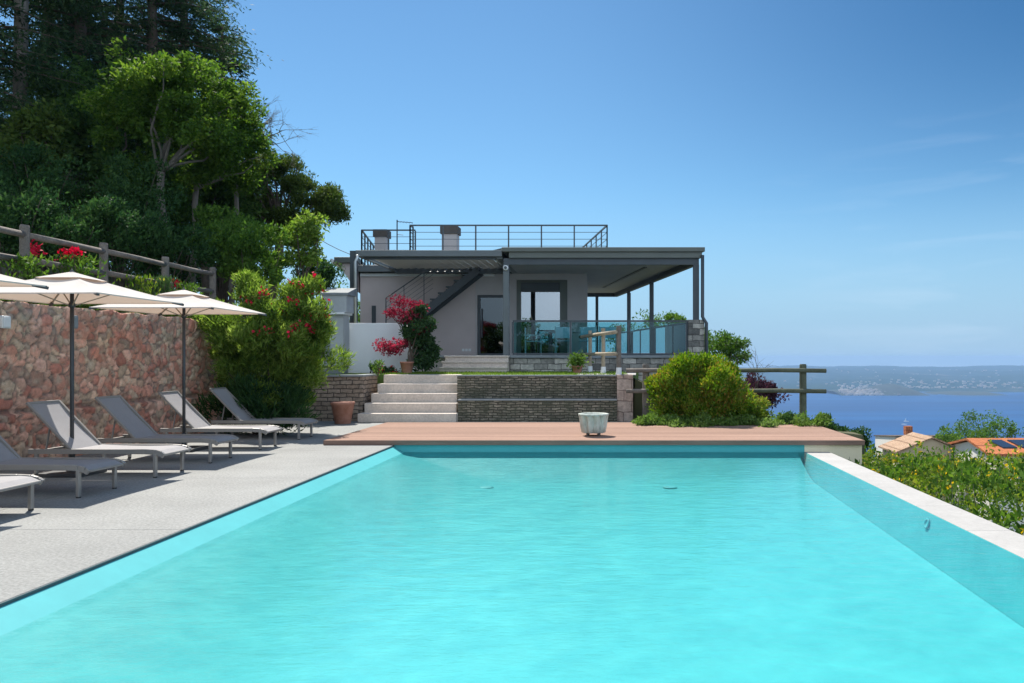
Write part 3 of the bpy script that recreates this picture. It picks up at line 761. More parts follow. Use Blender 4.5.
PLb = ['cream parasol cut by the picture edge above the nearest loungers', 'cream parasol with its charcoal pole whole in view, middle of three',
       'cream parasol beside the oleander, its canopy against the bush']
pp = make_parasol()
for k, d in enumerate((7.6, 10.3, 13.0)):
    o = pp if k == 0 else copy_tree(pp)
    o.location = (-6.94, d, 0); o['label'] = PLb[k]

# ------------------------------------------------------------------ rubble retaining wall, lights, fence above
def rubble_wall():
    o = bpy.data.objects.new('stone_wall', None); COL.objects.link(o); o.location = (-8.4, 11, 0); ORG[o.name] = Vector(o.location)
    tag(o, 'pinkish rubble stone retaining wall behind the row of loungers', 'wall')
    X0, y0, y1, zt = -8.25, 3.0, 17.3, 2.27
    ny, nz = 520, 92
    pal = [(0.36, 0.20, 0.155), (0.42, 0.27, 0.215), (0.30, 0.215, 0.175), (0.43, 0.35, 0.27), (0.34, 0.30, 0.235), (0.40, 0.24, 0.19), (0.26, 0.235, 0.20), (0.45, 0.33, 0.27), (0.33, 0.17, 0.135)]
    verts, cols = [], []
    for j in range(nz + 1):
        z = zt * j / nz
        for i in range(ny + 1):
            y = y0 + (y1 - y0) * i / ny
            q = Vector((0.0, y * 5.9, z * 7.2)) + mnoise.noise_vector(Vector((0, y * 3.1, z * 3.1))) * 0.75
            d, p = mnoise.voronoi(q)
            e = d[1] - d[0]
            bul = min(1, e * 5.0)
            hsh = math.sin(p[0].y * 12.9898 + p[0].z * 78.233 + p[0].x * 37.7) * 43758.5453; hsh -= math.floor(hsh)
            step = 0.05 if z < 0.74 else 0.0
            groove = -0.035 if 0.72 < z < 0.80 else 0
            zz = z + (0.05 * mnoise.noise(Vector((0, y * 3, 9))) if j == nz else 0)
            verts.append((X0 + bul ** 0.5 * 0.032 + 0.022 * hsh * bul + step + groove, y, zz))
            c = pal[int(hsh * len(pal)) % len(pal)]; c = (c[0] * 1.18, c[1] * .99, c[2] * .90)
            mt = min(1, max(0, mnoise.noise(Vector((5, y * 9 + hsh * 30, z * 9))) * 1.6)) * 0.7
            c2 = (0.40, 0.34, 0.26) if hsh < 0.6 else (0.36, 0.21, 0.17)
            c = tuple(c[a] * (1 - mt) + c2[a] * mt for a in range(3))
            k = 1.22 + 0.66 * ((hsh * 7.3) % 1)
            mo = min(1, e * 10)
            mor = (0.25, 0.20, 0.165)
            if groove: mo *= 0.5
            cols.append(tuple(mor[a] * (1 - mo) + c[a] * k * mo for a in range(3)) + (1,))
    faces = []
    w = ny + 1
    for j in range(nz):
        for i in range(ny):
            a = j * w + i; faces.append((a, a + 1, a + 1 + w, a + w))
    base = len(verts)       # top cap and back so the wall is solid
    for i in range(ny + 1):
        y = y0 + (y1 - y0) * i / ny
        verts.append((X0 - 0.42, y, zt + 0.03 * mnoise.noise(Vector((4, y * 3, 9))))); cols.append((0.33, 0.29, 0.24, 1))
    for i in range(ny): faces.append((nz * w + i, nz * w + i + 1, base + i + 1, base + i))
    me = bpy.data.meshes.new('masonry')
    me.from_pydata([tuple(Vector(v) - o.location) for v in verts], [], faces); me.update()
    at = me.color_attributes.new('stone', 'FLOAT_COLOR', 'POINT')
    at.data.foreach_set('color', np.array(cols, dtype=np.float32).reshape(-1))
    link('masonry', me, M['rubble'], o, smooth=True)
rubble_wall()
for (px, py, lb, mt) in ((7, 322, 'white square wall light on the rubble wall left of the parasol pole', 'lamp_glass'), (76, 322, 'narrow grey wall light on the rubble wall behind the parasol pole', 'slate')):
    d = -8.15 * F / (px - VX); z = W(px, py, d)[2]
    t = thing('wall_light', lb, 'wall light', (-8.16, d, z))
    h2, w2 = (0.085, 0.075) if px < 20 else (0.10, 0.05)
    mb = MB(); mb.box(-8.21, -8.15, d - w2, d + w2, z - h2, z + h2); mb.build('housing', M['white_metal' if px < 20 else 'slate'], t, bevel=0.01)
    mb = MB(); mb.box(-8.149, -8.14, d - w2 * .8, d + w2 * .8, z - h2 * .8, z + h2 * .8); mb.build('diffuser', M[mt], t, bevel=0.004)

fn = thing('wooden_fence', 'weathered grey post and rail fence above the rubble wall', 'fence', (-8.94, 14, 2.42))
ps = [6.5, 8.4, 10.3, 12.2, 14.1, 16.05, 17.95]
for y in ps:
    mb = MB(); mb.tube([(-8.94, y, 2.25), (-8.94 + random.uniform(-.01, .01), y, 3.50), (-8.94, y, 3.53)], [0.07, 0.068, 0.055], 12); mb.build('post', M['wood_grey'], fn, smooth=False)
for z, off in ((3.38, 0.0), (2.99, 0.0)):
    for a, b2 in zip(ps[:-1], ps[1:]):
        mb = MB(); mb.tube([(-8.93, a + 0.02, z + random.uniform(-.012, .012)), (-8.92, (a + b2) / 2, z + random.uniform(-.012, .012)), (-8.93, b2 - 0.02, z + random.uniform(-.012, .012))], [0.050, 0.047, 0.049], 10); mb.build('rail', M['wood_grey'], fn, smooth=True)

# plants on the verge
def tuft(label, x, y, z, r, h, n, mat, L, name='verge_plant', cat='plant', flowers=0, group=None, bias=(0, 0, 1.5), lw=0.35):
    t = thing(name, label, cat, (x, y, z), group)
    P = np.stack([x + RNG.normal(size=n) * r * 0.55, y + RNG.normal(size=n) * r * 0.55, z + RNG.uniform(0, 1, n) ** 0.8 * h * 0.85], 1)
    quads_obj('foliage', leaf_quads(P, L, L * lw, bias=bias), mat, t)
    sb = MB()
    for k in range(5): limb(sb, (x, y, z), (x + random.gauss(0, r * .4), y + random.gauss(0, r * .4), z + h * random.uniform(.6, .95)), 0.01, 0.004, 0.1, 5, 3)
    sb.build('stem', M['bark'], t)
    if flowers:
        fb = []
        for k in range(flowers):
            c = np.array([x + random.gauss(0, r * 0.6), y + random.gauss(0, r * 0.6), z + h * random.uniform(0.85, 1.12)])
            q = c + RNG.normal(size=(60, 3)) * 0.05; fb.append(leaf_quads(q, 0.06, 0.055, bias=(0, 0, .5)))
        quads_obj('blossom', np.concatenate(fb), M['red_flower'], t)
    return t
tuft('red rose bush behind the fence at the picture edge', -8.75, 12.0, 2.4, 0.22, 0.70, 500, G['ivy'], 0.09, 'rose_bush', 'shrub', 1)
tuft('red rose bush right of the first visible fence post', -8.72, 13.05, 2.4, 0.28, 0.86, 700, G['ivy'], 0.09, 'rose_bush', 'shrub', 2)
tuft('red rose bush by the third fence post', -8.70, 16.45, 2.4, 0.22, 0.72, 500, G['ivy'], 0.09, 'rose_bush', 'shrub', 1)
tuft('upright pale green rosemary below the fence rail', -8.66, 15.45, 2.35, 0.20, 0.80, 900, G['rosemary'], 0.09, 'rosemary', 'plant', bias=(0, 0, 4), lw=0.2)
tuft('dry flower stalks between two fence posts', -8.66, 14.75, 2.35, 0.25, 0.72, 420, G['hedge'], 0.08, 'flower_stalks', 'plant', bias=(0, 0, 3))
mb = np.concatenate([leaf_quads(np.stack([RNG.uniform(-8.72, -8.34, 9000), RNG.uniform(4, 18, 9000), 2.26 + np.abs(RNG.normal(size=9000)) * 0.10], 1), 0.14, 0.035, bias=(0.5, 0, 1.0))])
tag(quads_obj('verge_grass', mb, G['cover']), 'strip of low green plants along the top of the rubble wall', 'grass', kind='stuff')

# ------------------------------------------------------------------ woodland on the left
def at(px, py, d): return W(px, py, d)
def gz(x, y): return ground_h(x, y)
x = at(18, 0, 24)[0]; conifer('tall dark cedar with thick bare trunk at the picture edge', (x, 24, gz(x, 24)), 15.5, 3.9, 110, G['cedar'], M['bark_pale'], 'dark conifers behind the fence', start=0.55)
x = at(78, 0, 27)[0]; conifer('broad dark cedar between the edge trunk and the leafy tree', (x, 27, gz(x, 27)), 17, 4.6, 170, G['cedar'], M['bark'], 'dark conifers behind the fence', start=0.08)
x = at(150, 0, 29)[0]; conifer('dark cedar whose top rises above the bright leafy tree', (x, 29, gz(x, 29)), 16.8, 4.6, 170, G['cedar'], M['bark'], 'dark conifers behind the fence', start=0.06)
x = at(-50, 0, 23)[0]; conifer('dark conifer leaning in from beyond the picture edge', (x, 23, gz(x, 23)), 14, 4.0, 120, G['cedar'], M['bark'], 'dark conifers behind the fence')
for (px, d, h, r, lb) in ((45, 33, 21, 4.6, 'dark conifer deep in the woodland right of the edge trunk'), (118, 35, 22, 4.8, 'dark conifer deep in the woodland above the leafy crown'), (182, 34, 19.5, 3.6, 'dark conifer deep in the woodland, its tip nearest the open sky')):
    x = at(px, 0, d)[0]; conifer(lb, (x, d, gz(x, d)), h, r, 150, G['cedar'], M['bark'], 'dark conifers behind the fence', start=0.05)
x = at(222, 0, 31)[0]; conifer('slim conifer showing above the leafy crown next to the bare branches', (x, 31, gz(x, 31)), 10.8, 2.6, 110, G['cedar'], M['bark'], 'dark conifers behind the fence', start=0.05)
c = at(172, 118, 22); bx = at(160, 0, 22)[0]
broad_tree('bright green leafy tree with pale crooked trunk in front of the conifers', (bx, 22, gz(bx, 22) - .2), c, (2.1, 1.9, 2.3), 110, 0.46, 420, 0.12, G['robinia'], M['bark_pale'], name='leafy_tree', lean=at(162, 172, 22), trunk_r=0.13)
c = at(225, 150, 23.5); bx = at(190, 0, 23.5)[0]
broad_tree('leafy tree with slim pale trunk right of the crooked one', (bx, 23.5, gz(bx, 23.5) - .2), c, (1.45, 1.4, 1.9), 76, 0.42, 380, 0.115, G['robinia'], M['bark_pale'], name='leafy_tree', lean=at(196, 190, 23.5), trunk_r=0.11)
c = at(95, 150, 25); bx = at(100, 0, 25)[0]
broad_tree('dark leafy tree filling the shade under the conifers', (bx, 25, gz(bx, 25)), c, (2.9, 1.6, 3.2), 90, 0.70, 300, 0.16, G['wood'], M['bark'], name='woodland_tree', trunk_r=0.16)
c = at(205, 200, 26); bx = at(205, 0, 26)[0]
broad_tree('dark leafy tree behind the two pale trunks', (bx, 26, gz(bx, 26)), c, (2.6, 1.5, 1.9), 80, 0.66, 300, 0.15, G['wood'], M['bark'], name='woodland_tree', trunk_r=0.14)
c = at(42, 152, 21); bx = at(42, 0, 21)[0]
broad_tree('olive green drooping tree beside the edge trunk', (bx, 21, gz(bx, 21)), c, (0.95, 0.9, 1.4), 22, 0.42, 300, 0.15, G['pine'], M['bark'], name='woodland_tree', trunk_r=0.08)
# umbrella pine
c = at(296, 190, 27); bx = at(268, 0, 27)[0]
t = thing('umbrella_pine', 'spreading umbrella pine with flat layered crown next to the sky', 'tree', (bx, 27, gz(bx, 27)))
cs = []
for (px, py, rx, rz, n) in ((268, 172, 1.2, 0.45, 9), (305, 190, 1.2, 0.6, 12), (325, 203, 0.6, 0.5, 8), (255, 205, 1.0, 0.9, 10), (290, 222, 1.3, 0.7, 12), (334, 214, 0.25, 0.25, 3), (283, 165, .7, .25, 5)):
    cs += ell_centres(at(px, py, 27), (rx, 1.1, rz), n * 2, 0.1)
tb = MB(); fk = Vector(at(280, 228, 27)); limb(tb, (bx, 27, gz(bx, 27) - .2), fk, 0.2, 0.13, 0.05, 9, 7)
for q in cs[::3]: limb(tb, fk, q, 0.06, 0.015, 0.12)
tb.build('trunk', M['bark'], t, smooth=True)
quads_obj('crown', leaf_quads(clump_points(cs, 0.36, 230, 0.6, 0.0), 0.14, 0.04, bias=(0, 0, 0.7)), G['pine'], t)
# bare branches
t = thing('bare_tree', 'leafless twiggy branches sticking out of the woodland against the sky', 'tree', (at(255, 0, 25)[0], 25, gz(at(255, 0, 25)[0], 25)))
tb = MB(); o1 = Vector(at(238, 160, 25)); limb(tb, (at(232, 0, 25)[0], 25, gz(at(232, 0, 25)[0], 25)), o1, 0.1, 0.06, 0.04)
def twig(a, d, L, r, k):
    b2 = a + d * L; limb(tb, a, b2, r, r * 0.55, 0.12, 5, 4)
    if k:
        for i in range(3):
            dd = (d + Vector((random.gauss(0, .5), random.gauss(0, .4), random.gauss(0, .45)))).normalized()
            twig(a.lerp(b2, random.uniform(.5, 1)), dd, L * random.uniform(.55, .8), r * 0.55, k - 1)
for (px, py) in ((268, 128), (285, 118), (262, 110)):
    d = Vector(at(px, py, 25)) - o1; twig(o1, d.normalized(), d.length * 0.62, 0.034, 4)
tb.build('branches', M['bark_pale'], t)
# undergrowth behind the fence
und = [(14, 226, 16.5, 1.3, .9), (66, 236, 17.5, 1.5, 1.0), (118, 240, 18.5, 1.3, 1.0), (166, 252, 19.5, 1.3, 0.9), (40, 190, 20, 1.7, 1.5), (120, 200, 21, 1.8, 1.5)]
uds = ['dark bush behind the first fence bay at the picture edge', 'dark bush behind the second fence bay', 'dark bush behind the third fence bay under the pale trunk', 'dark bush near the end post of the upper fence', 'big dark bush at the foot of the edge conifer', 'big dark bush below the leafy tree, left of its trunk']
for (px, py, d, rx, rz), lb in zip(und, uds):
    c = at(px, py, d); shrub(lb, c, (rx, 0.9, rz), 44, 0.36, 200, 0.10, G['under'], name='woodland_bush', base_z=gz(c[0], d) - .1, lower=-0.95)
c = at(250, 258, 20.5); shrub('ivy covered bank rising behind the oleander', c, (1.35, 1.0, 0.95), 40, 0.34, 330, 0.11, G['ivy'], name='ivy_mound', base_z=gz(c[0], 20.5) - .2, lower=-.95)
c = at(222, 238, 22); shrub('leafy hedge mound under the pine', c, (1.3, 1.0, 0.7), 30, 0.36, 300, 0.12, G['ivy'], name='hedge_mound', base_z=gz(c[0], 22) - .2, lower=-.95)
c = at(304, 246, 21); broad_tree('small light green tree between the pine and the villa', (c[0], 21, 1.0), c, (0.55, 0.6, 0.95), 20, 0.3, 260, 0.11, G['oleander'], M['bark'], name='young_tree', trunk_r=0.05)
c = at(316, 280, 22.5); shrub('dark green bush peeking between oleander and barbecue', c, (0.55, .6, 1.0), 16, 0.3, 260, 0.1, G['under'], base_z=1.0)
c = at(336, 300, 42); broad_tree('distant green tree showing beside the villa column', (c[0], 42, -3), at(352, 322, 42), (1.5, 1.5, 1.7), 20, 0.6, 200, 0.16, G['ivy'], M['bark'], name='garden_tree', trunk_r=.1)

# oleander
c = (-6.84, 16.1, 1.80)
shrub('large oleander bush with scattered red blossom at the end of the loungers', c, (1.42, 0.9, 1.72), 160, 0.24, 480, 0.125, G['oleander'], name='oleander', gap=-0.5, base_z=0.0, lw=0.19, bias=(0, 0, 0.55), lower=-0.85,
      flowers=(M['red_flower'], 110, 0.062, lambda P: (P[:, 0] > -6.9 + .4 * np.sin(P[:, 2] * 9)) & (P[:, 2] > 1.95) & (P[:, 1] < 16.5)))
c = (-6.90, 15.75, 0.50)
shrub('low dark strap leaved bush at the foot of the oleander', c, (1.12, 0.5, 0.6), 44, 0.28, 330, 0.2, G['under'], name='low_bush', base_z=0.0, lw=0.13, bias=(0, -0.3, 1.0), lower=-0.9)

# ------------------------------------------------------------------ garden terrace: steps, planters, lawn
mb = MB(); mb.prism([(-9.0, 19.3), (-5.93, 19.3), (-5.93, 20.5), (-3.60, 20.5), (-3.60, 19.45), (0.45, 19.45), (0.9, 24.5), (-9.0, 24.5)], 0.6, 1.08)
tag(mb.build('lawn', M['lawn']), kind='structure')
P = np.stack([RNG.uniform(-5.8, 0.4, 9000), RNG.uniform(19.2, 23.2, 9000), np.full(9000, 1.075)], 1)
P = P[(P[:, 0] < -5.9) | (P[:, 1] > 20.3) | (P[:, 0] > -3.6)]
tag(quads_obj('lawn_grass', leaf_quads(P, 0.06, 0.012, bias=(0, 0, 3)), G['grass']), 'short bright grass of the raised lawn', 'grass', kind='stuff')
st = thing('garden_steps', 'five pale concrete steps up from the deck to the lawn', 'steps', (-4.7, 19.3, 0))
for k in range(5):
    mb = MB(); y = 18.55 + 0.34 * k; z1 = 0.205 * (k + 1) + (0.055 if k == 4 else 0.045 if k == 3 else 0.03 if k == 2 else 0.02 if k == 1 else 0.005)
    z0 = 0.0 if k == 0 else 0.205 * k - 0.1
    mb.box(-5.88 + 0.055 * k, -3.60 - 0.05 * k, y, y + (0.40 if k < 4 else 0.6), z0, z1)
    mb.build('step', M['concrete_pale'], st, bevel=0.012)
pl = thing('planter_wall', 'brown stacked stone planter wall left of the garden steps', 'wall', (-6.8, 19.4, 0))
mb = MB(); mb.box(-8.3, -5.90, 19.0, 19.22, 0, 1.05); mb.box(-6.12, -5.90, 19.22, 20.2, 0, 1.05); mb.build('masonry', M['brown_stone'], pl)
mb = MB(); mb.box(-8.3, -5.87, 18.96, 19.25, 1.052, 1.10); mb.box(-6.15, -5.87, 19.25, 20.2, 1.052, 1.10); mb.build('coping', M['slate'], pl, bevel=0.008)
pr = thing('terrace_wall', 'two tier dark mossy stone wall holding the lawn right of the steps', 'wall', (-1.6, 19, 0))
mb = MB(); mb.box(-3.60, 0.14, 18.80, 19.45, 0, 0.50); mb.build('lower_tier', M['moss_stone'], pr)
mb = MB(); mb.box(-3.60, 0.14, 18.78, 19.198, 0.5005, 0.528); mb.build('ledge', M['slate'], pr)
mb = MB(); mb.box(-3.69, 0.14, 19.20, 19.45, 0.503, 1.06); mb.build('upper_tier', M['moss_stone'], pr)
mb = MB(); mb.box(-3.71, 0.13, 19.17, 19.48, 1.063, 1.09); mb.build('coping', M['slate'], pr)
mb = MB(); mb.box(0.143, 0.52, 18.86, 19.6, 0, 1.10); mb.build('end_pillar', M['pink_stone'], pr, bevel=0.012)
mb = MB(); mb.prism([(-0.85, 19.3), (0.6, 19.3), (0.75, 24), (-0.9, 24)], 1.082, 1.10)
tag(mb.build('stone_path', M['coping']), kind='structure')

def pot(mb, c, r0, r1, h, rim=0.06):
    mb.lathe([(r0, 0), (r0 * 1.02, 0.01), (r1 * 0.95, h - rim), (r1, h - rim), (r1 * 1.03, h - rim * .4), (r1, h), (r1 * 0.88, h), (r1 * 0.84, h - rim), (0.02, h - rim * 1.2)], c, 28)
t = thing('terracotta_pot', 'large empty terracotta pot in front of the planter wall', 'pot', (-6.12, 18.25, 0))
mb = MB(); pot(mb, (-6.12, 18.25, 0), 0.17, 0.265, 0.50); mb.build('vessel', M['terracotta'], t, smooth=True)
mb = MB(); mb.lathe([(0.22, 0), (0.22, 0.01)], (-6.12, 18.25, 0.43), 20); mb.build('earth', M['bark'], t)
# fluted weathered pot on the deck
fx, fy = (593.5 - VX) * 14.6 / F, 14.6
t = thing('fluted_pot', 'weathered pale green fluted planter on little feet on the deck', 'pot', (fx, fy, 0.085))
mb = MB()
mb.lathe([(0.19, 0.055), (0.20, 0.06), (0.225, 0.20), (0.245, 0.36), (0.255, 0.372)], (fx, fy, 0.085), 96, wave=10, amp=0.26)
mb.lathe([(0.255, 0.37), (0.275, 0.375), (0.278, 0.40), (0.255, 0.405), (0.235, 0.395), (0.22, 0.33), (0.02, 0.32)], (fx, fy, 0.085), 72, wave=10, amp=0.012)
mb.build('vessel', M['verdigris'], t, smooth=True)
for k in range(4):
    a = math.pi / 4 + k * math.pi / 2; mb = MB(); mb.lathe([(0.022, 0), (0.03, 0.03), (0.03, 0.056)], (fx + 0.14 * math.cos(a), fy + 0.14 * math.sin(a), 0.085), 10); mb.build('foot', M['chimney_dark'], t)

# maple, camellia and small plants on the lawn
c = at(404, 325, 21.2)
t = thing('red_maple', 'crimson japanese maple with airy layered branches by the white wall', 'tree', (at(408, 0, 21.3)[0], 21.3, 1.08))
cs = []
for (px, py, n, rx) in ((385, 349, 7, .38), (400, 343, 5, .3), (405, 318, 7, .42), (392, 312, 6, .35), (412, 305, 5, .3), (398, 300, 3, .25), (380, 346, 3, .2), (418, 328, 5, .25)):
    cs += ell_centres(at(px + 3, py, 21.2), (rx * 1.1, .35, .17), n * 2, 0.1)
tb = MB(); b0 = Vector((at(408, 0, 21.3)[0], 21.3, 1.08)); fk = Vector(at(410, 345, 21.25)); limb(tb, b0, fk, .035, .026, .08)
for q in cs[::2]: limb(tb, fk, q, .014, .004, .15, 5)
tb.build('trunk', M['bark'], t, smooth=True)
quads_obj('crown', leaf_quads(clump_points(cs, .19, 34, .5), .07, .042), G['maple'], t)
c = at(421, 338, 21.5)
t = thing('potted_camellia', 'glossy green shrub growing from a terracotta pot by the lawn', 'potted plant', (at(408, 0, 20.9)[0], 20.9, 1.085))
mb = MB(); pot(mb, (at(407, 0, 20.9)[0], 20.9, 1.085), .12, .18, .32, .045); mb.build('pot', M['terracotta'], t, smooth=True)
cs = ell_centres(at(419, 332, 21.2), (.42, .4, .75), 30, .2) + ell_centres(at(424, 356, 21.2), (.42, .4, .4), 18, .2)
sb = MB()
for q in cs[::3]: limb(sb, (at(409, 0, 20.95)[0], 20.95, 1.38), q, .02, .006, .1, 5, 4)
sb.build('stem', M['bark'], t)
quads_obj('foliage', leaf_quads(clump_points(cs, .2, 170, .85, .3), .10, .05, bias=(0, 0, .4)), G['camellia'], t)
c = at(374, 368, 21.3); shrub('small round clipped dark bush at the foot of the white wall', c, (.13, .13, .12), 12, .07, 120, .04, G['under'], name='round_bush', base_z=1.08, lower=-.9)
c = at(390, 371, 21.2); shrub('low azalea with red blossom at the foot of the maple', c, (.34, .2, .09), 16, .09, 110, .05, G['camellia'], name='azalea', base_z=1.08, lower=-.9, flowers=(M['red_flower'], 34, .035, lambda P: P[:, 2] > 1.12))
tuft('small pale seedling growing in the planter wall corner', at(378, 0, 19.7)[0], 19.7, 1.05, .10, .42, 150, G['cover'], .09, 'seedling')
t = thing('potted_plant', 'small terracotta pot of leafy green herbs at the railing foot', 'potted plant', (at(577, 0, 21.0)[0], 21.0, 1.10))
px = at(577, 0, 21.0)[0]
mb = MB(); pot(mb, (px, 21.0, 1.10), .10, .15, .20, .035); mb.build('pot', M['terracotta'], t, smooth=True)
P = np.array([px, 21.0, 1.42]) + RNG.normal(size=(420, 3)) * np.array([.1, .1, .085])
quads_obj('foliage', leaf_quads(P, .10, .05), G['cover'], t)

# peeled timber railing running back across the lawn
rl = thing('timber_railing', 'pale peeled timber railing on white feet between lawn and path', 'railing', (-0.2, 21, 1.10))
A, B = Vector((0.19, 19.3, 1.10)), Vector((-0.72, 23.3, 1.10))
for u in (0.0, 0.43, 0.86):
    p = A.lerp(B, u)
    mb = MB(); mb.tube([p + Vector((0, 0, .16)), p + Vector((0, 0, 1.18))], .058 if u == 0 else .052, 10); po = mb.build('post', M['wood_pale'] if u else M['wood_grey'], rl)
    mb = MB(); mb.lathe([(.075, 0), (.07, .02), (.064, .17)], tuple(p), 12); mb.build('shoe', M['white_metal'], po, root=rl)
for z in (1.02, 0.50):
    a, b2 = A.lerp(B, -0.03), A.lerp(B, 1.1)
    mb = MB(); mb.tube([a + Vector((-.1, 0, z)), a.lerp(b2, .5) + Vector((-.1, 0, z + .01)), b2 + Vector((-.1, 0, z))], .046, 10); mb.build('rail', M['wood_pale'], rl, smooth=True)

# lower fence by the shrub
fl = thing('rail_fence', 'lichen green post and rail fence end standing against the lake', 'fence', (2.6, 18.6, 0))
for (px, mt) in ((646, 'wood_grey'), (728, 'wood_green'), (803, 'wood_green')):
    xx = at(px, 0, 18.6)[0]; mb = MB(); mb.tube([(xx, 18.6, -0.2), (xx, 18.6, 1.33), (xx, 18.6, 1.36)], [.085, .082, .07], 12); mb.build('post', M[mt], fl)
for z in (1.21, 0.735):
    for (a, b2, mt) in ((at(626, 0, 18.5)[0], at(728, 0, 18.5)[0], 'wood_grey'), (at(728, 0, 18.5)[0], at(826, 0, 18.5)[0], 'wood_green')):
        mb = MB(); mb.tube([(a, 18.5, z), ((a + b2) / 2, 18.48, z + .01), (b2, 18.5, z - .005)], .052, 10); mb.build('rail', M[mt], fl, smooth=True)

# shrubs round the deck
c = (1.93, 17.55, 0.70)
shrub('big rounded yellow green shrub with orange tips behind the deck', c, (1.24, 0.75, 0.88), 120, 0.27, 460, 0.075, G['spirea'], name='golden_shrub', gap=-0.7, base_z=0.0, lw=.4, bias=(0, 0, 1.0), lower=-.8)
c = (3.05, 17.6, 0.26)
shrub('green shrub at the lake side foot of the golden shrub', c, (.55, .45, .36), 30, .18, 260, .065, G['hedge'], base_z=-.05, lower=-.8)
cs = []
for k in range(58):
    xx = random.uniform(0.5, 4.6) if k < 44 else random.uniform(0.35, 1.4); cs.append((xx, 16.9 + random.gauss(0, .22) + (0.25 if xx < 1 else 0), .06 + .10 * random.random() * (1 if xx < 2.8 else 1.6)))
Pc = clump_points(cs, .20, 240, .6, 0.0); Pc = np.concatenate([Pc, clump_points(cs[::3], .12, 120, 1.6, 0.0)]); Pc[:, 2] = np.maximum(Pc[:, 2], .09 + .02 * RNG.random(len(Pc)))
X, Y, Z = Pc.T
tag(quads_obj('creeper', leaf_quads(np.stack([X, Y, Z], 1), .07, .04, bias=(0, 0, .8)), G['cover']), 'pale green creeper spilling over the back edge of the deck', 'ground cover', kind='stuff')
c = at(757, 392, 20.3); shrub('purple leaved shrub behind the lake side fence rails', c, (.62, .4, .62), 30, .22, 180, .09, G['purple'], name='purple_shrub', base_z=-0.3, lower=-.9)
t = thing('bare_shrub', 'thin bare twigs rising above the purple shrub', 'shrub', (at(757, 0, 20)[0], 20, -.2)); tb = MB(); o1 = Vector(at(756, 396, 20)); limb(tb, (o1.x, 20, -.2), o1, .02, .016, .05)
for (px, py) in ((753, 352), (758, 348), (763, 360)):
    d = Vector(at(px, py, 20)) - o1; twig(o1, d.normalized(), d.length * .6, .011, 2)
tb.build('twigs', M['bark'], t)
dk = [(838, 434, 17.2, .30), (812, 432, 17.0, .28), (858, 441, 17.6, .26), (790, 428, 17.2, .3)]
for (px, py, d, r), lb in zip(dk, ['dark bush right of the fence end against the lake', 'dark bush under the fence end post', 'dark bush beside the lake corner of the deck', 'green bush between golden shrub and fence end post']):
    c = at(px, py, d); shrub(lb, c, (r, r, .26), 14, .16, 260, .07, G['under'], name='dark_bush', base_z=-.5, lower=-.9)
c = at(727, 350, 29); broad_tree('round green tree beyond the villa corner', (c[0], 29, -3.5), c, (0.95, 0.9, 1.0), 26, .34, 330, .10, G['ivy'], M['bark'], name='garden_tree', trunk_r=.09)
for (px, py, d, r, lb) in ((662, 340, 42, 1.75, 'green tree behind the villa seen through the terrace glass, at the corner'), (628, 350, 44, 1.4, 'green tree behind the villa seen past the timber railing'), (690, 352, 40, 1.4, 'low green tree behind the stone pillar')):
    c = at(px, py, d); broad_tree(lb, (c[0], d, -4.5), c, (r * 1.25, r, r * 1.1), 34, .55, 260, .15, G['ivy'], M['bark'], name='garden_tree', trunk_r=.12)

# flowering bank on the lake side of the pool: one dense mass
n = 130000
X = 3.80 + RNG.uniform(0, 1, n) ** 1.25 * 9.5; Y = RNG.uniform(3.5, 26, n)
def top(x, y):
    k = np.minimum(1, (x - 3.74) / 0.9)
    base = np.minimum(-0.16, 1.5 - 0.131 * y - 0.03 * np.maximum(0, x - 5.2))
    return -0.30 + (base + 0.30) * k - 0.02 * np.maximum(0, x - 6)
bum = np.array([mnoise.noise(Vector((a * 1.3, b2 * 1.3, 0))) * .17 + mnoise.noise(Vector((a * 3.1, b2 * 3.1, 4))) * .15 for a, b2 in zip(X, Y)])
Z = top(X, Y) + bum * np.minimum(2.1, (X - 3.7) / .5) - RNG.exponential(0.16, n)
PB = np.stack([X, Y, Z], 1)
PB = PB[~((PB[:, 0] < 4.45) & (PB[:, 1] > 13.6) & (PB[:, 1] < 17.7))]
sp_ = np.array([mnoise.noise(Vector((a * .9, b2 * .9, 7))) + .35 * mnoise.noise(Vector((a * 4, b2 * 4, 2))) for a, b2 in zip(PB[:, 0], PB[:, 1])]) + RNG.normal(size=len(PB)) * .06
A_ = PB[np.abs(sp_) < .20]; B_ = PB[sp_ >= .20]; C_ = PB[sp_ <= -.20]
tag(quads_obj('shrubbery', leaf_quads(A_, .066, .034, bias=(0, 0, .8)), G['hedge']), 'dense mixed shrub bank below the white pool coping', 'shrubbery', kind='stuff')
B2 = B_[RNG.random(len(B_)) < .55]; B2[:, 2] += .05
tag(quads_obj('light_shrubbery', leaf_quads(B2, .10, .05, bias=(0, 0, 1.2)), G['ivy']), 'larger leaved light green patches in the shrub bank', 'shrubbery', kind='stuff')
tag(quads_obj('dark_shrubbery', leaf_quads(C_, .06, .022, bias=(0, 0, .6)), G['under']), 'darker fine leaved patches in the shrub bank', 'shrubbery', kind='stuff')
tw = MB()
for k in range(240):
    q = PB[RNG.integers(0, len(PB))]; z = float(top(np.array([q[0]]), np.array([q[1]]))[0]); tw.tube([(q[0], q[1], z - .25), (q[0] + random.gauss(0, .05), q[1] + random.gauss(0, .05), z + random.uniform(.04, .2))], [.006, .003], 4)
tag(tw.build('dry_twigs', M['bark_pale']), 'thin dry stems poking out of the shrub bank', 'twigs', kind='stuff')
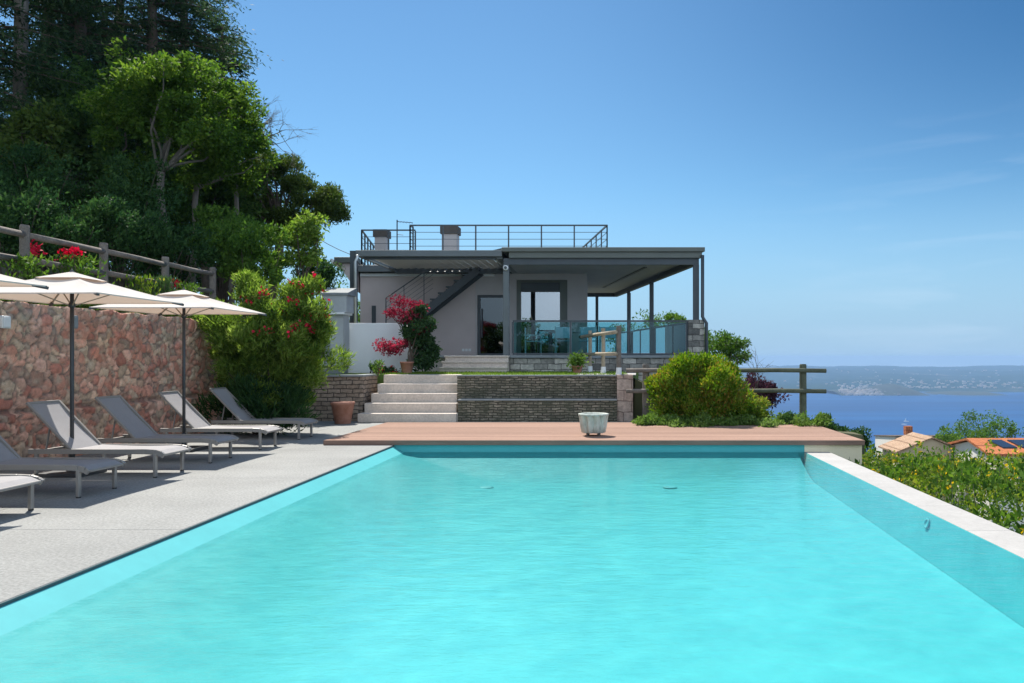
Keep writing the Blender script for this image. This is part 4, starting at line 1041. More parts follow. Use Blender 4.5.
def bloom(k, mat, name, lb, rad, lo=0.0):
    idx = RNG.choice(len(PB), k * 6, replace=False); Q = PB[idx]; tz = top(Q[:, 0], Q[:, 1]); Q = Q[Q[:, 2] > tz - .07][:k]
    Q[:, 2] += .04
    Q = np.repeat(Q, 9, axis=0) + RNG.normal(size=(len(Q) * 9, 3)) * rad
    tag(quads_obj(name, leaf_quads(Q, rad * 1.3, rad * 1.2, bias=(0, -.3, .8)), mat), lb, 'flowers', kind='stuff')
bloom(190, M['yellow_flower'], 'yellow_flowers', 'yellow blossom dotted over the shrub bank', .035)
bloom(130, M['white_flower'], 'white_flowers', 'whitish faded blossom dotted over the shrub bank', .028)

# ------------------------------------------------------------------ the villa
SK = 0.187
def sx(x, y, y0=23.5): return x - SK * (y - y0)
V_ = thing('villa', 'modern grey villa with roof terrace and covered glass fronted veranda', 'house', (-3, 27, 1.05))
YW = 27.5
FL = 1.58
# terrace plinth and slab
mb = MB(); mb.prism([(-2.95, 23.42), (2.26, 23.42), (sx(2.6, 36), 36), (sx(-2.95, 36), 36)], 0.3, 1.50); mb.build('plinth', M['grey_block'], V_)
mb = MB(); mb.prism([(-8.9, 23.5), (-2.953, 23.5), (-2.953, 28), (-8.9, 28)], 0.6, 1.50); mb.build('plinth', M['render_grey'], V_)
mb = MB(); mb.prism([(-8.9, 23.36), (2.26, 23.36), (2.26, 23.9), (sx(2.62, 36.1), 36.1), (sx(-8.9, 36.1), 36.1)], 1.503, FL); mb.build('terrace_slab', M['slate'], V_, bevel=0.01)
mb = MB(); mb.box(2.262, 2.73, 23.38, 23.86, -0.6, 2.62); mb.build('stone_pillar', M['grey_block'], V_)
# walls (front wall built round its openings)
wallx0, wallx1 = -8.62, -0.82
mb = MB()
def wbox(a, b2, z0, z1): mb.box(a, b2, YW, YW + 0.3, z0, z1)
wbox(wallx0, -4.66, FL + .002, 4.40)
mb.build('wall', M['render_rose'], V_)
mb = MB()
wbox(-4.657, -4.60, FL + .002, 4.40); wbox(-4.597, -3.55, 3.67, 4.40); wbox(-3.547, -3.25, FL + .002, 4.40); wbox(-3.247, -1.503, 4.19, 4.40); wbox(-1.50, wallx1, FL + .002, 4.40)
mb.prism([(wallx1 - .3, YW + .303), (wallx1, YW + .303), (sx(wallx1, 35.5, YW), 35.5), (sx(wallx1, 35.5, YW) - .3, 35.5)], FL + .002, 4.40)
mb.build('wall', M['render_grey'], V_)
mb = MB(); mb.prism([(wallx0, YW + .303), (wallx0 + .3, YW + .303), (sx(wallx0, 35.5, YW) + .3, 35.5), (sx(wallx0, 35.5, YW), 35.5)], 0.6, 4.40)
mb.box(sx(wallx0, 35.5, YW), sx(wallx1, 35.5, YW), 35.503, 35.8, 0.6, 4.40)
mb.build('wall', M['render_rose'], V_)
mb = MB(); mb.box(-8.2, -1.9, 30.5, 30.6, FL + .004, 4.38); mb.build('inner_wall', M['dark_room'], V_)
mb = MB(); mb.box(-1.95, -1.55, 29.3, 29.36, FL + .03, 3.7); mb.build('curtain', M['house_white'], V_)
# glazed door
dr = MB()
for a, b2 in ((-4.597, -4.50), (-3.62, -3.55)): dr.box(a, b2, YW + .05, YW + .13, FL + .01, 3.667)
dr.box(-4.498, -3.622, YW + .05, YW + .13, 3.58, 3.667); dr.box(-4.498, -3.622, YW + .05, YW + .13, FL + .01, 1.66)
do = dr.build('door', M['dark_metal'], V_)
mb = MB(); mb.box(-4.498, -3.622, YW + .085, YW + .095, 1.663, 3.577); mb.build('pane', M['glass_door'], do, root=V_)
mb = MB(); mb.box(-4.46, -4.43, YW - .01, YW + .048, 2.2, 3.2); mb.build('handle', M['dark_metal'], do, root=V_)
# big window
wn = MB()
wn.box(-3.247, -3.10, YW + .02, YW + .14, FL + .01, 4.187); wn.box(-1.76, -1.503, YW + .04, YW + .14, FL + .01, 4.187)
wn.box(-3.098, -1.762, YW + .04, YW + .14, FL + .01, 1.67); wn.box(-3.098, -1.762, YW + .04, YW + .14, 4.10, 4.187)
wo = wn.build('window', M['fascia'], V_)
mb = MB(); mb.box(-3.098, -1.762, YW + .08, YW + .09, 1.673, 4.097); mb.build('pane', M['glass_window'], wo, root=V_)
mb = MB(); mb.box(-3.098, -1.762, YW - .03, YW + .07, 3.78, 4.09); mb.build('blind_box', M['dark_metal'], wo, root=V_)
# veranda roof, right part
mb = MB(); mb.prism([(-3.18, 23.30), (2.74, 23.30), (sx(2.74, 36.1, 23.3), 36.1), (sx(-3.18, 36.1, 23.3), 36.1)], 4.60, 4.73)
rf = mb.build('roof', M['fascia'], V_, bevel=.012)
mb = MB(); mb.prism([(-2.98, 23.37), (2.66, 23.37), (sx(2.66, 36.0, 23.37), 36.0), (sx(-2.98, 36.0, 23.37), 36.0)], 4.43, 4.597); mb.build('fascia', M['fascia'], rf, root=V_)
mb = MB(); mb.box(-3.15, 2.58, 23.46, 23.62, 4.24, 4.427)
mb.prism([(2.42, 23.623), (2.58, 23.623), (sx(2.58, 35.9, 23.6), 35.9), (sx(2.42, 35.9, 23.6), 35.9)], 4.24, 4.427)
mb.box(sx(-0.6, 35.9), sx(2.42, 35.74, 23.6), 35.74, 35.897, 4.24, 4.427)
mb.build('roof_beam', M['dark_metal'], V_)
mb = MB(); mb.prism([(-3.0, 23.623), (2.417, 23.623), (sx(2.417, 35.73, 23.6), 35.73), (sx(-3.0, 35.73, 23.6), 35.73)], 4.405, 4.428); mb.build('soffit', M['soffit'], V_)
mb = MB(); mb.bar((1.1, 25.5, 4.39), (sx(1.1, 33, 25.5) , 33, 4.39), .10, .02); mb.build('ceiling_strip', M['dark_metal'], V_)
# house roof slab
mb = MB(); mb.prism([(-8.60, 27.2), (-3.2, 27.2), (sx(-3.2, 36.1, 27.2), 36.1), (sx(-8.60, 36.1, 27.2), 36.1)], 4.435, 4.66); mb.build('roof', M['fascia2'], V_, bevel=.01)
mb = MB(); mb.prism([(-9.40, 27.15), (-8.58, 27.15), (sx(-8.58, 36, 27.15), 36), (sx(-9.4, 36, 27.15), 36)], 4.74, 4.93); mb.build('eave', M['fascia'], V_, bevel=.01)
mb = MB(); mb.prism([(-9.22, 27.3), (-8.64, 27.3), (sx(-8.64, 35, 27.3), 35), (sx(-9.22, 35, 27.3), 35)], [4.55, 3.75, 3.75, 4.55], 4.737); mb.build('wall', M['render_rose'], V_)
mb = MB(); mb.tube([(-9.47, 27.12, 4.80), (sx(-9.47, 36, 27.2), 36, 4.80)], .07, 10); mb.build('gutter', M['zinc'], V_)
# pergola, left part
mb = MB(); mb.box(-7.46, -3.19, 23.36, 23.50, 4.47, 4.65); mb.box(-7.46, -7.30, 23.503, 27.19, 4.47, 4.65); mb.box(-3.35, -3.19, 23.503, 27.19, 4.40, 4.597)
pg = mb.build('pergola_frame', M['fascia2'], V_, bevel=.006)
mb = MB(); mb.box(-7.28, -3.37, 26.95, 27.19, 4.36, 4.54); mb.box(-7.28, -3.37, 23.51, 23.60, 4.40, 4.60); mb.build('pergola_beam', M['dark_metal'], pg, root=V_)
for k in range(16):
    xx = -7.22 + k * 0.243
    mb = MB(); mb.prism([(xx, 23.62), (xx + 0.19, 23.62), (xx + .19, 26.93), (xx, 26.93)], [4.50, 4.525, 4.525, 4.50], [4.515, 4.54, 4.54, 4.515])
    mb.build('louvre', M['louvre'], pg, root=V_)
for x0, x1 in ((-7.27, -7.20), (-3.47, -3.40)):
    mb = MB(); mb.bar(((x0 + x1) / 2, 24.0, 4.43), ((x0 + x1) / 2, 26.0, 4.43), .035, .03); mb.build('light_strip', M['white_metal'], pg, root=V_)
mb = MB(); mb.box(-8.6, -4.0, 27.42, 27.497, 4.30, 4.40); mb.build('lintel', M['white_metal'], V_)
# posts
mb = MB(); mb.box(-7.64, -7.47, 23.40, 23.6, FL, 4.64); mb.build('post', M['dark_metal'], V_)
for (xx, yy, w) in ((-3.08, 23.54, .17), (2.50, 23.54, .17), (sx(2.5, 29), 29, .15), (sx(2.5, 33), 33, .13), (sx(2.5, 33.6) + .16, 33.6, .12), (-.63, 35.8, .13)):
    mb = MB(); mb.box(xx - w / 2, xx + w / 2, yy - w / 2, yy + w / 2, FL + .002, 4.238); mb.build('post', M['dark_metal' if yy > 23.6 or xx > 0 else 'fascia2'], V_, bevel=.006)
mb = MB(); mb.tube([(-7.38, 23.30, 4.50), (-7.38, 23.28, 4.42), (-7.44, 23.28, 4.30), (-7.44, 23.28, 2.0)], .045, 10); mb.build('downpipe', M['zinc'], V_, smooth=True)
mb = MB(); mb.tube([(2.67, 23.33, 4.5), (2.67, 23.33, 2.70), (2.72, 23.30, 2.60), (2.78, 23.30, 2.52), (2.78, 23.30, .2)], .05, 10); mb.build('downpipe', M['dark_metal'], V_, smooth=True)
mb = MB(); mb.tube([(-3.08, 23.45, 4.14), (-3.08, 23.36, 4.14)], [.075, .075], 16); lm = mb.build('spotlight', M['white_metal'], V_, smooth=True)
mb = MB(); mb.tube([(-3.08, 23.358, 4.14), (-3.08, 23.35, 4.14)], [.045, .045], 12); mb.build('lens', M['dark_metal'], lm, root=V_)
# glass balustrades
def balustrade(a, b2, n):
    a, b2 = Vector(a), Vector(b2); t = (b2 - a).normalized()
    mb = MB(); mb.bar(a + Vector((0, 0, 1.0)), b2 + Vector((0, 0, 1.0)), .06, .05); mb.bar(a + Vector((0, 0, .035)), b2 + Vector((0, 0, .035)), .05, .05)
    o = mb.build('balustrade', M['dark_metal'], V_)
    for k in range(n + 1):
        p = a.lerp(b2, k / n); mb = MB(); mb.bar(p + Vector((0, 0, .06)), p + Vector((0, 0, .974)), .05, .05); mb.build('baluster', M['dark_metal'], o, root=V_)
    for k in range(n):
        p, q = a.lerp(b2, k / n) + t * .035, a.lerp(b2, (k + 1) / n) - t * .035
        mb = MB(); mb.bar(p + Vector((0, 0, .517)), q + Vector((0, 0, .517)), .012, .90); mb.build('pane', M['glass_teal'], o, root=V_)
balustrade((-2.88, 23.45, FL + .002), (2.22, 23.45, FL + .002), 3)
balustrade((2.48, 23.95, FL + .002), (sx(2.48, 35.5), 35.5, FL + .002), 5)
# roof railing
def railing(pts, step):
    mb = MB(); Z0 = 4.73
    for a, b2 in zip(pts[:-1], pts[1:]):
        for z in (1.18, .95, .72, .49, .26): mb.bar((*a, Z0 + z), (*b2, Z0 + z), .05 if z > 1 else .016, .045 if z > 1 else .016)
    o = mb.build('roof_railing', M['dark_metal'], V_)
    for a, b2 in zip(pts[:-1], pts[1:]):
        L = math.hypot(b2[0] - a[0], b2[1] - a[1]); k = max(1, round(L / step))
        for i in range(k + 1):
            u = i / k; p = (a[0] + (b2[0] - a[0]) * u, a[1] + (b2[1] - a[1]) * u)
            q = MB(); q.box(p[0] - .022, p[0] + .022, p[1] - .022, p[1] + .022, Z0 - .1, Z0 + 1.16); q.build('railing_post', M['dark_metal'], o, root=V_)
railing([(-6.68, 27.0), (-6.68, 26.6), (-.13, 26.6), (sx(-.13, 32, 26.6), 32)], 1.05)
railing([(-6.75, 27.6), (-8.60, 27.6), (-9.5, 32.3)], .95)
for (x0, x1, y0, z1) in ((-8.62, -8.12, 29.0, 6.16), (-6.06, -5.43, 28.4, 6.18)):
    mb = MB(); mb.box(x0 + .05, x1 - .05, y0, y0 + .5, 4.66, z1 - .27); ch = mb.build('chimney', M['render_grey'], V_)
    mb = MB(); mb.box(x0, x1, y0 - .05, y0 + .55, z1 - .267, z1); mb.build('cap', M['chimney_dark'], ch, root=V_)
mb = MB(); mb.tube([(-7.62, 28.5, 4.66), (-7.62, 28.5, 6.42)], .022, 6); mb.tube([(-7.62, 28.5, 6.36), (-7.05, 28.45, 6.31)], .012, 6)
for k in range(5): mb.tube([(-7.55 + k * .11, 28.3, 6.355 - k * .01), (-7.55 + k * .11, 28.7, 6.355 - k * .01)], .006, 4)
mb.tube([(-7.62, 28.5, 5.9), (-7.4, 28.5, 5.88)], .01, 5); mb.build('antenna', M['dark_metal'], V_)
mb = MB(); mb.prism([(-3.62, 23.9), (-3.2, 23.9), (-3.2, 24.6), (-3.62, 24.6)], 4.655, [4.70, 4.80, 4.80, 4.70]); mb.build('roof_vent', M['dark_metal'], V_)
# outside stair up to the roof terrace
ns = 12; s0, s1 = at(383, 344, 26.6), at(478, 270, 26.6)
mb = MB(); mb.bar(s0, s1, .05, .24, up=(0, 0, 1)); mb.bar((s0[0], 27.35, s0[2]), (s1[0], 27.35, s1[2]), .05, .24)
so = mb.build('staircase', M['dark_metal'], V_)
for k in range(ns):
    u = (k + .5) / ns; xx = s0[0] + (s1[0] - s0[0]) * u; zz = s0[2] + (s1[2] - s0[2]) * u + .13
    mb = MB(); mb.box(xx - .15, xx + .15, 26.58, 27.38, zz, zz + .05); mb.box(xx + .12, xx + .15, 26.58, 27.38, zz + .052, zz + .16); mb.build('tread', M['dark_metal'], so, root=V_)
mb = MB()
h0, h1 = at(386, 298, 26.5), at(424, 272, 26.5)
mb.tube([(h0[0], 26.5, h0[2] - .9), h0, h1, (h1[0] + 1.4, 26.5, h1[2] + .02)], .02, 6)
for k in range(1, 6): mb.tube([(h0[0], 26.5, h0[2] - .15 * k), (h1[0] + .3, 26.5, h1[2] - .15 * k + .22)], .006, 4)
for (px, y0, y1) in ((404, 286, 330), (424, 272, 312)):
    a, b2 = at(px, y0, 26.5), at(px, y1, 26.5); mb.tube([a, b2], .014, 6)
mb.build('handrail', M['dark_metal'], so, root=V_)
mb = MB(); z = at(0, 350, YW)[2]; xx = at(462, 0, YW)[0]
for k in range(3): mb.box(xx + k * .11, xx + k * .11 + .085, YW - .012, YW - .001, z - .045, z + .045)
mb.build('socket_plate', M['white_metal'], V_)
mb = MB(); xx = at(374, 0, YW)[0]; mb.box(xx - .07, xx + .07, YW - .03, YW - .001, 2.4, 3.3); mb.build('niche_door', M['dark_metal'], V_)
# entrance steps
es = thing('entrance_steps', 'three pale steps from the lawn up to the veranda', 'steps', (-3.8, 22.9, 1.08))
for k in range(3):
    mb = MB(); mb.box(-4.83 + .02 * k, -2.93 - .02 * k, 22.50 + .30 * k, 22.80 + .30 * k + (.0 if k < 2 else -.05), 1.083, 1.083 + .163 * (k + 1) - .045); mb.box(-4.85 + .02 * k, -2.91 - .02 * k, 22.465 + .30 * k, 22.80 + .30 * k + (.0 if k < 2 else -.05), 1.083 + .163 * (k + 1) - .0445, 1.083 + .163 * (k + 1)); mb.build('step', M['concrete_pale'], es, bevel=.006)
# low white wall, barbecue
mb = MB(); mb.box(-7.42, -5.45, 22.0, 22.2, 1.085, 2.46); tag(mb.build('white_wall', M['render_white'], bevel=.012), 'low white rendered garden wall behind the red maple', 'wall')
bq = thing('garden_barbecue', 'grey masonry barbecue with hooded chimney between oleander and white wall', 'barbecue', (-7.35, 21.6, 1.08))
mb = MB(); mb.box(-7.80, -7.20, 21.3, 21.9, 1.083, 1.28); mb.build('base', M['slate'], bq)
mb = MB(); mb.box(-7.86, -7.16, 21.22, 21.95, 1.283, 1.40); mb.build('shelf', M['bbq_grey'], bq, bevel=.01)
mb = MB(); mb.box(-7.52, -7.16, 21.4, 21.9, 1.403, 2.66); mb.box(-7.78, -7.523, 21.75, 21.9, 1.403, 2.66); mb.build('firebox', M['bbq_grey'], bq)
mb = MB(); mb.box(-7.80, -7.10, 21.28, 21.95, 2.663, 2.72); mb.build('mantel', M['white_metal'], bq)
mb = MB(); mb.prism([(-7.72, 21.35), (-7.06, 21.35), (-7.06, 21.95), (-7.72, 21.95)], 2.723, 3.18); mb.build('hood', M['bbq_grey'], bq)
mb = MB(); mb.prism([(-7.80, 21.30), (-7.0, 21.30), (-7.0, 22.0), (-7.80, 22.0)], 3.183, [3.24, 3.24, 3.42, 3.42]); mb.build('roof', M['slate'], bq)

# veranda furniture
tb_ = thing('dining_table', 'grey dining table behind the veranda glass', 'table', (-0.9, 25.3, FL))
mb = MB(); mb.box(-2.0, 0.3, 24.9, 25.75, FL + .72, FL + .75); mb.build('tabletop', M['table_top'], tb_, bevel=.005)
for x in (-1.92, .22):
    for y in (24.97, 25.68): mb = MB(); mb.box(x - .03, x + .03, y - .03, y + .03, FL + .002, FL + .718); mb.build('leg', M['dark_metal'], tb_)
def make_chair():
    t = thing('dining_chair', 'x', 'chair', (0, 0, 0), 'pale blue chairs round the veranda table')
    mb = MB(); mb.box(-.24, .24, -.22, .24, .43, .455); mb.build('seat', M['chair_blue'], t, bevel=.008)
    mb = MB(); mb.box(-.235, .235, -.265, -.245, .52, .86); mb.build('backrest', M['chair_blue'], t, bevel=.006)
    for x in (-.25, .25):
        mb = MB(); mb.bar((x, -.25, .003), (x, -.255, .88), .025, .025); mb.build('leg', M['chair_frame'], t)
        mb = MB(); mb.bar((x, .24, .003), (x, .24, .63), .025, .025); mb.build('leg', M['chair_frame'], t)
        mb = MB(); mb.bar((x, -.25, .64), (x, .26, .64), .04, .02); mb.build('armrest', M['chair_frame'], t)
    return t
cp = make_chair()
for k, (x, y, r, lb) in enumerate(((at(564, 0, 24.6)[0], 24.6, 0, 'pale blue chair with its back whole in view through the glass'), (at(588, 0, 24.65)[0], 24.65, .05, 'pale blue chair behind the far end of the timber railing'),
                                  (at(608, 0, 24.6)[0], 24.6, -.05, 'pale blue chair behind the middle of the timber railing'), (-2.45, 25.3, -1.5, 'pale blue chair seen side on at the head of the table'))):
    o = cp if k == 0 else copy_tree(cp)
    o.location = (x, y, FL + .003); o.rotation_euler = (0, 0, r); o['label'] = lb

# overhead cable
mb = MB(); a, b2 = Vector(at(285, 215, 29)), Vector((-7.6, 28.0, 4.75))
mb.tube([a.lerp(b2, k / 10) - Vector((0, 0, .35 * math.sin(math.pi * k / 10))) for k in range(11)], .012, 5)
tag(mb.build('overhead_cable', M['dark_metal']), 'thin overhead cable from the pine to the villa roof', 'cable')

# ------------------------------------------------------------------ houses and trees down the slope
def gable_house(name, label, x0, x1, y0, y1, ze, rise, zb, wall, roof, over=.25):
    t = thing(name, label, 'house', ((x0 + x1) / 2, (y0 + y1) / 2, zb)); ym = (y0 + y1) / 2
    mb = MB(); mb.box(x0, x1, y0, y1, zb, ze - .05)
    for x in (x0, x1 - .2): mb.prism([(x, y0), (x + .2, y0), (x + .2, ym), (x, ym)], ze - .049, [ze - .04, ze - .04, ze + rise - .12, ze + rise - .12]); mb.prism([(x, ym + .001), (x + .2, ym + .001), (x + .2, y1), (x, y1)], ze - .049, [ze + rise - .12, ze + rise - .12, ze - .04, ze - .04])
    mb.build('wall', wall, t)
    sl = rise / (ym - y0); mb = MB()
    for s, ya in ((1, y0), (-1, y1)):
        ye = ya - s * over; zz = ze - sl * over
        mb.prism([(x0 - over, ye), (x1 + over, ye), (x1 + over, ym), (x0 - over, ym)], [zz - .02, zz - .02, ze + rise - .02, ze + rise - .02], [zz + .14, zz + .14, ze + rise + .14, ze + rise + .14])
    ro = mb.build('roof', roof, t)
    return t, ro, sl, ym
t, ro, sl, ym = gable_house('orange_roofed_house', 'white house with bright orange tiled roof and solar panels', 26.7, 38, 56.2, 63.0, -5.32, 0.72, -14, M['house_white'], M['roof_orange'])
for (px0, px1) in ((1001, 1015), (1021, 1040)):
    xa, xb = at(px0, 0, 57.5)[0], at(px1, 0, 57.5)[0]
    mb = MB(); mb.prism([(xa, 57.2), (xb, 57.2), (xb - .3, 58.9), (xa - .3, 58.9)], [-5.30 + sl * .8 + .16] * 2 + [-5.30 + sl * 2.5 + .16] * 2, [-5.30 + sl * .8 + .26] * 2 + [-5.30 + sl * 2.5 + .26] * 2); mb.build('solar_panel', M['solar'], ro, root=t)
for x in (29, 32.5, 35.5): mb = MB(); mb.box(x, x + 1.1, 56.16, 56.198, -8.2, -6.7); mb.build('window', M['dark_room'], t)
t = thing('tan_roofed_house', 'house with faded tan gable roof half hidden by shrubs', 'house', (25, 66, -15))
mb = MB(); mb.prism([(22.4, 62.2), (27.5, 62.2), (27.5, 66), (22.4, 66)], -15, -5.85); mb.prism([(22.4, 62.2), (24.95, 62.2), (24.95, 62.4), (22.4, 62.4)], -5.848, [-5.8, -4.8, -4.8, -5.8]); mb.prism([(24.951, 62.2), (27.5, 62.2), (27.5, 62.4), (24.951, 62.4)], -5.848, [-4.8, -5.8, -5.8, -4.8]); mb.build('wall', M['house_cream'], t)
mb = MB(); mb.prism([(22.1, 62), (24.95, 62), (24.95, 66.2), (22.1, 66.2)], [-5.9, -4.74, -4.74, -5.9], [-5.78, -4.62, -4.62, -5.78]); mb.prism([(24.951, 62), (27.8, 62), (27.8, 66.2), (24.951, 66.2)], [-4.74, -5.9, -5.9, -4.74], [-4.62, -5.78, -5.78, -4.62]); mb.build('roof', M['roof_tan'], t)
t = thing('white_gabled_house', 'white walled house with dark brown roof at the lake edge of the view', 'house', (29, 84, -16))
mb = MB(); mb.prism([(28.4, 80), (34.5, 80), (34.5, 86), (28.4, 86)], -16, [-6.35, -6.35, -6.9, -6.9]); mb.build('wall', M['house_white'], t)
mb = MB(); mb.box(28.45, 34.5, 79.8, 79.996, -16, -6.5); mb.build('shaded_wall', M['roof_brown'], t)  # front slab in dark brown: the shade on that side put into its colour
mb = MB(); mb.prism([(28.3, 79.7), (34.7, 79.7), (34.7, 86.2), (28.3, 86.2)], [-6.345, -6.345, -6.895, -6.895], [-6.25, -6.25, -6.8, -6.8]); mb.build('roof', M['roof_brown'], t)
mb = MB(); mb.box(30.6, 31.3, 83, 83.7, -6.5, -5.6); mb.build('chimney', M['roof_orange'], t)
sl_tr = [(975, 440, 78, 3.0, 'tall feathery tree behind the orange roof'), (1000, 442, 74, 2.6, 'rounder tree right of the feathery one above the orange roof'), (948, 446, 70, 1.9, 'small tree left of the orange roof'), 
         (846, 446, 60, 1.6, 'dark tree beside the deck corner far down the slope')]
for (px, py, d, r, lb) in sl_tr:
    c = at(px, py, d); broad_tree(lb, (c[0], d, ground_h(c[0], d) - .5), c, (r, r, r * 1.0), 24, r * .34, 150, .07 * d / 20, G['ivy' if d > 65 else 'hedge' if px > 900 else 'under'], M['bark'], name='slope_tree', trunk_r=.15, group='trees down the slope')
for (px, py, lb, h) in ((906, 421.5, 'white sailing boat out on the lake', 9), (904, 424.5, 'white motor boat near the sailing boat', 2)):
    d = (H - LAKE) * F / (py - VY); xx = at(px, 0, d)[0]
    t = thing('sailing_boat' if h > 5 else 'motor_boat', lb, 'boat', (xx, d, LAKE))
    mb = MB(); mb.prism([(xx - 7, d - 1.5), (xx + 5, d - 2), (xx + 9, d), (xx + 5, d + 2), (xx - 7, d + 1.5)], LAKE - .3, LAKE + 1.6); mb.build('hull', M['white_metal'], t)
    if h > 5:
        mb = MB(); mb.tube([(xx, d, LAKE + 1.2), (xx, d, LAKE + 12)], .12, 6); mb.build('mast', M['white_metal'], t)
        mb = MB(); mb.prism([(xx - 4, d + .02), (xx - .2, d - .05), (xx - .2, d + .05)], LAKE + 2, [LAKE + 2.2, LAKE + 11.5, LAKE + 11.5]); mb.build('sail', M['white_metal'], t)
    else:
        mb = MB(); mb.box(xx - 2, xx + 1.5, d - .8, d + .8, LAKE + 1.203, LAKE + 2.4); mb.build('cabin', M['white_metal'], t)
# trees behind the viewer, mirrored in the window
for (x, y, r, lb) in ((-9, -22, 3.2, 'tree behind the viewer mirrored in the villa window, the wider one'), (-2, -26, 2.6, 'tree behind the viewer mirrored in the villa window, the narrower one')):
    broad_tree(lb, (x, y, 0), (x, y, 2.9), (r * 1.3, r, 2.4), 40, .9, 260, .25, G['wood'], M['bark'], name='mirrored_tree', trunk_r=.18)

# ------------------------------------------------------------------ light, sky, camera
EL, AZ = math.radians(55), math.radians(-28)
sd = Vector((math.sin(AZ) * math.cos(EL), math.cos(AZ) * math.cos(EL), math.sin(EL)))
L = bpy.data.lights.new('Sun', 'SUN'); L.energy = 4.6; L.angle = math.radians(0.5); L.color = (1.0, 0.95, 0.87)
lo = bpy.data.objects.new('Sun', L); COL.objects.link(lo); lo.rotation_euler = sd.to_track_quat('Z', 'Y').to_euler(); lo.location = (0, 0, 20)
w = bpy.data.worlds.new('World'); S.world = w; w.use_nodes = True; nt = w.node_tree; nt.nodes.clear()
out = nt.nodes.new('ShaderNodeOutputWorld'); bg = nt.nodes.new('ShaderNodeBackground'); bg.inputs['Strength'].default_value = 0.088
sk = nt.nodes.new('ShaderNodeTexSky'); sk.sky_type = 'NISHITA'; sk.sun_disc = False; sk.sun_elevation = EL; sk.sun_rotation = AZ
sk.altitude = 200; sk.air_density = 1.0; sk.dust_density = 0.0; sk.ozone_density = 4.0
# thin cirrus
tc = nt.nodes.new('ShaderNodeTexCoord')
sx_ = nt.nodes.new('ShaderNodeSeparateXYZ'); nt.links.new(tc.outputs['Generated'], sx_.inputs[0])
mz = nt.nodes.new('ShaderNodeMath'); mz.operation = 'MAXIMUM'; mz.inputs[1].default_value = 0.012; nt.links.new(sx_.outputs[2], mz.inputs[0])
cx_ = nt.nodes.new('ShaderNodeCombineXYZ'); nt.links.new(sx_.outputs[0], cx_.inputs[0]); nt.links.new(sx_.outputs[1], cx_.inputs[1]); nt.links.new(mz.outputs[0], cx_.inputs[2])
nt.links.new(cx_.outputs[0], sk.inputs[0])
tn = nt.nodes.new('ShaderNodeMixRGB'); tn.blend_type = 'MULTIPLY'; tn.inputs[0].default_value = 1; tn.inputs[2].default_value = (0.61, 0.80, 0.82, 1); nt.links.new(sk.outputs[0], tn.inputs[1])
mp = nt.nodes.new('ShaderNodeMapping'); mp.inputs['Scale'].default_value = (2.2, 2.2, 16); mp.inputs['Rotation'].default_value = (0, math.radians(-4), 0)
nz = nt.nodes.new('ShaderNodeTexNoise'); nz.inputs['Scale'].default_value = 2.0; nz.inputs['Detail'].default_value = 7; nz.inputs['Roughness'].default_value = .55; nz.inputs['Distortion'].default_value = .4
nt.links.new(tc.outputs['Generated'], mp.inputs[0]); nt.links.new(mp.outputs[0], nz.inputs['Vector'])
cr = nt.nodes.new('ShaderNodeValToRGB'); cr.color_ramp.elements[0].position = .52; cr.color_ramp.elements[0].color = (0, 0, 0, 1); cr.color_ramp.elements[1].position = .85; cr.color_ramp.elements[1].color = (.26, .26, .26, 1)
nt.links.new(nz.outputs['Fac'], cr.inputs[0])
mx = nt.nodes.new('ShaderNodeMixRGB'); mx.inputs[2].default_value = (5.5, 6.4, 7.4, 1)
ms = nt.nodes.new('ShaderNodeMapRange'); ms.inputs[1].default_value = 0.12; ms.inputs[2].default_value = 0.42; nt.links.new(sx_.outputs[0], ms.inputs[0])
mk = nt.nodes.new('ShaderNodeMath'); mk.operation = 'MULTIPLY'; nt.links.new(cr.outputs[0], mk.inputs[0]); nt.links.new(ms.outputs[0], mk.inputs[1])
mk2 = nt.nodes.new('ShaderNodeMapRange'); mk2.inputs[1].default_value = 0.21; mk2.inputs[2].default_value = 0.29; mk2.inputs[3].default_value = 1; mk2.inputs[4].default_value = 0; nt.links.new(sx_.outputs[2], mk2.inputs[0])
mk3 = nt.nodes.new('ShaderNodeMath'); mk3.operation = 'MULTIPLY'; nt.links.new(mk.outputs[0], mk3.inputs[0]); nt.links.new(mk2.outputs[0], mk3.inputs[1])
nt.links.new(mk3.outputs[0], mx.inputs[0])
def mrange(src, a, b2, c=0.0, d=1.0):
    q = nt.nodes.new('ShaderNodeMapRange'); q.inputs[1].default_value = a; q.inputs[2].default_value = b2; q.inputs[3].default_value = c; q.inputs[4].default_value = d
    q.interpolation_type = 'SMOOTHSTEP'; nt.links.new(src, q.inputs[0]); return q.outputs[0]
def mulv(a, b2):
    q = nt.nodes.new('ShaderNodeMath'); q.operation = 'MULTIPLY'; nt.links.new(a, q.inputs[0]); nt.links.new(b2, q.inputs[1]); return q.outputs[0]
pol = nt.nodes.new('ShaderNodeMixRGB'); pol.blend_type = 'MULTIPLY'; pol.inputs[2].default_value = (0.30, 0.52, 0.66, 1)
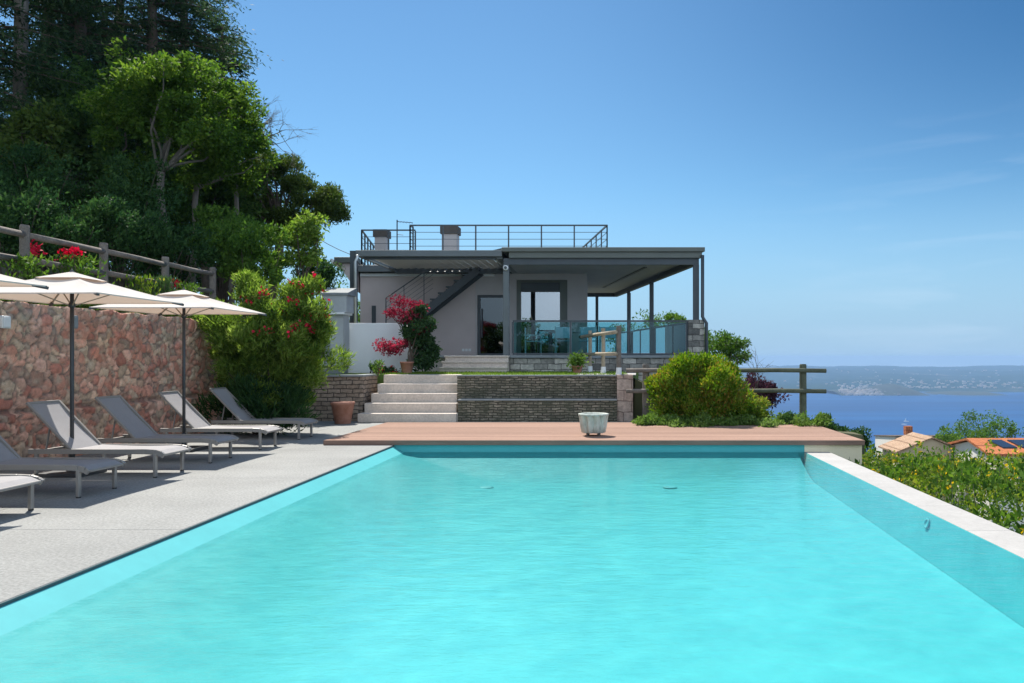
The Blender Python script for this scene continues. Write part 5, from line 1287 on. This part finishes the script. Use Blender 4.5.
nt.links.new(mulv(mrange(sx_.outputs[0], -0.15, 0.62), mrange(sx_.outputs[2], 0.02, 0.42)), pol.inputs[0]); nt.links.new(tn.outputs[0], pol.inputs[1])
hzn = nt.nodes.new('ShaderNodeMixRGB'); hzn.inputs[2].default_value = (2.25, 3.58, 5.25, 1)
nt.links.new(mrange(mz.outputs[0], 0.0, 0.22, 0.9, 0.0), hzn.inputs[0]); nt.links.new(pol.outputs[0], hzn.inputs[1])
fill_veil = nt.nodes.new('ShaderNodeMixRGB'); fill_veil.inputs[2].default_value = (7.0, 8.4, 10.2, 1)  # bright veil added to the sky behind the camera to lift the fill light
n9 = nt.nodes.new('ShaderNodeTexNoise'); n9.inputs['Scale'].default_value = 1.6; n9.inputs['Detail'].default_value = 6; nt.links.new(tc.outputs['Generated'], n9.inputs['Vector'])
nt.links.new(mulv(mrange(sx_.outputs[1], 0.1, -0.55, 0.0, 0.95), mrange(n9.outputs['Fac'], 0.25, 0.6)), fill_veil.inputs[0]); nt.links.new(hzn.outputs[0], fill_veil.inputs[1])
nt.links.new(fill_veil.outputs[0], mx.inputs[1])
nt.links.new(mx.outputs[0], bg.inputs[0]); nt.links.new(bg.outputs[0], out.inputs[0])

cam = bpy.data.cameras.new('Camera'); co = bpy.data.objects.new('Camera', cam); COL.objects.link(co); S.camera = co
co.location = (0, 0, H); co.rotation_euler = (math.radians(90), 0, 0)
cam.sensor_fit = 'HORIZONTAL'; cam.sensor_width = 36; cam.lens = F / 1024 * 36
cam.shift_x = -(VX - 512) / 1024; cam.shift_y = (VY - 341.5) / 1024
cam.clip_start = 0.05; cam.clip_end = 60000
S.view_settings.view_transform = 'Standard'; S.view_settings.look = 'None'; S.view_settings.exposure = 0.82; S.view_settings.gamma = 1.0
S.render.engine = 'CYCLES'; S.cycles.use_denoising = True
S.cycles.max_bounces = 8; S.cycles.diffuse_bounces = 5; S.cycles.glossy_bounces = 3; S.cycles.transmission_bounces = 4; S.cycles.transparent_max_bounces = 12; S.cycles.volume_bounces = 0
S.cycles.sample_clamp_indirect = 6
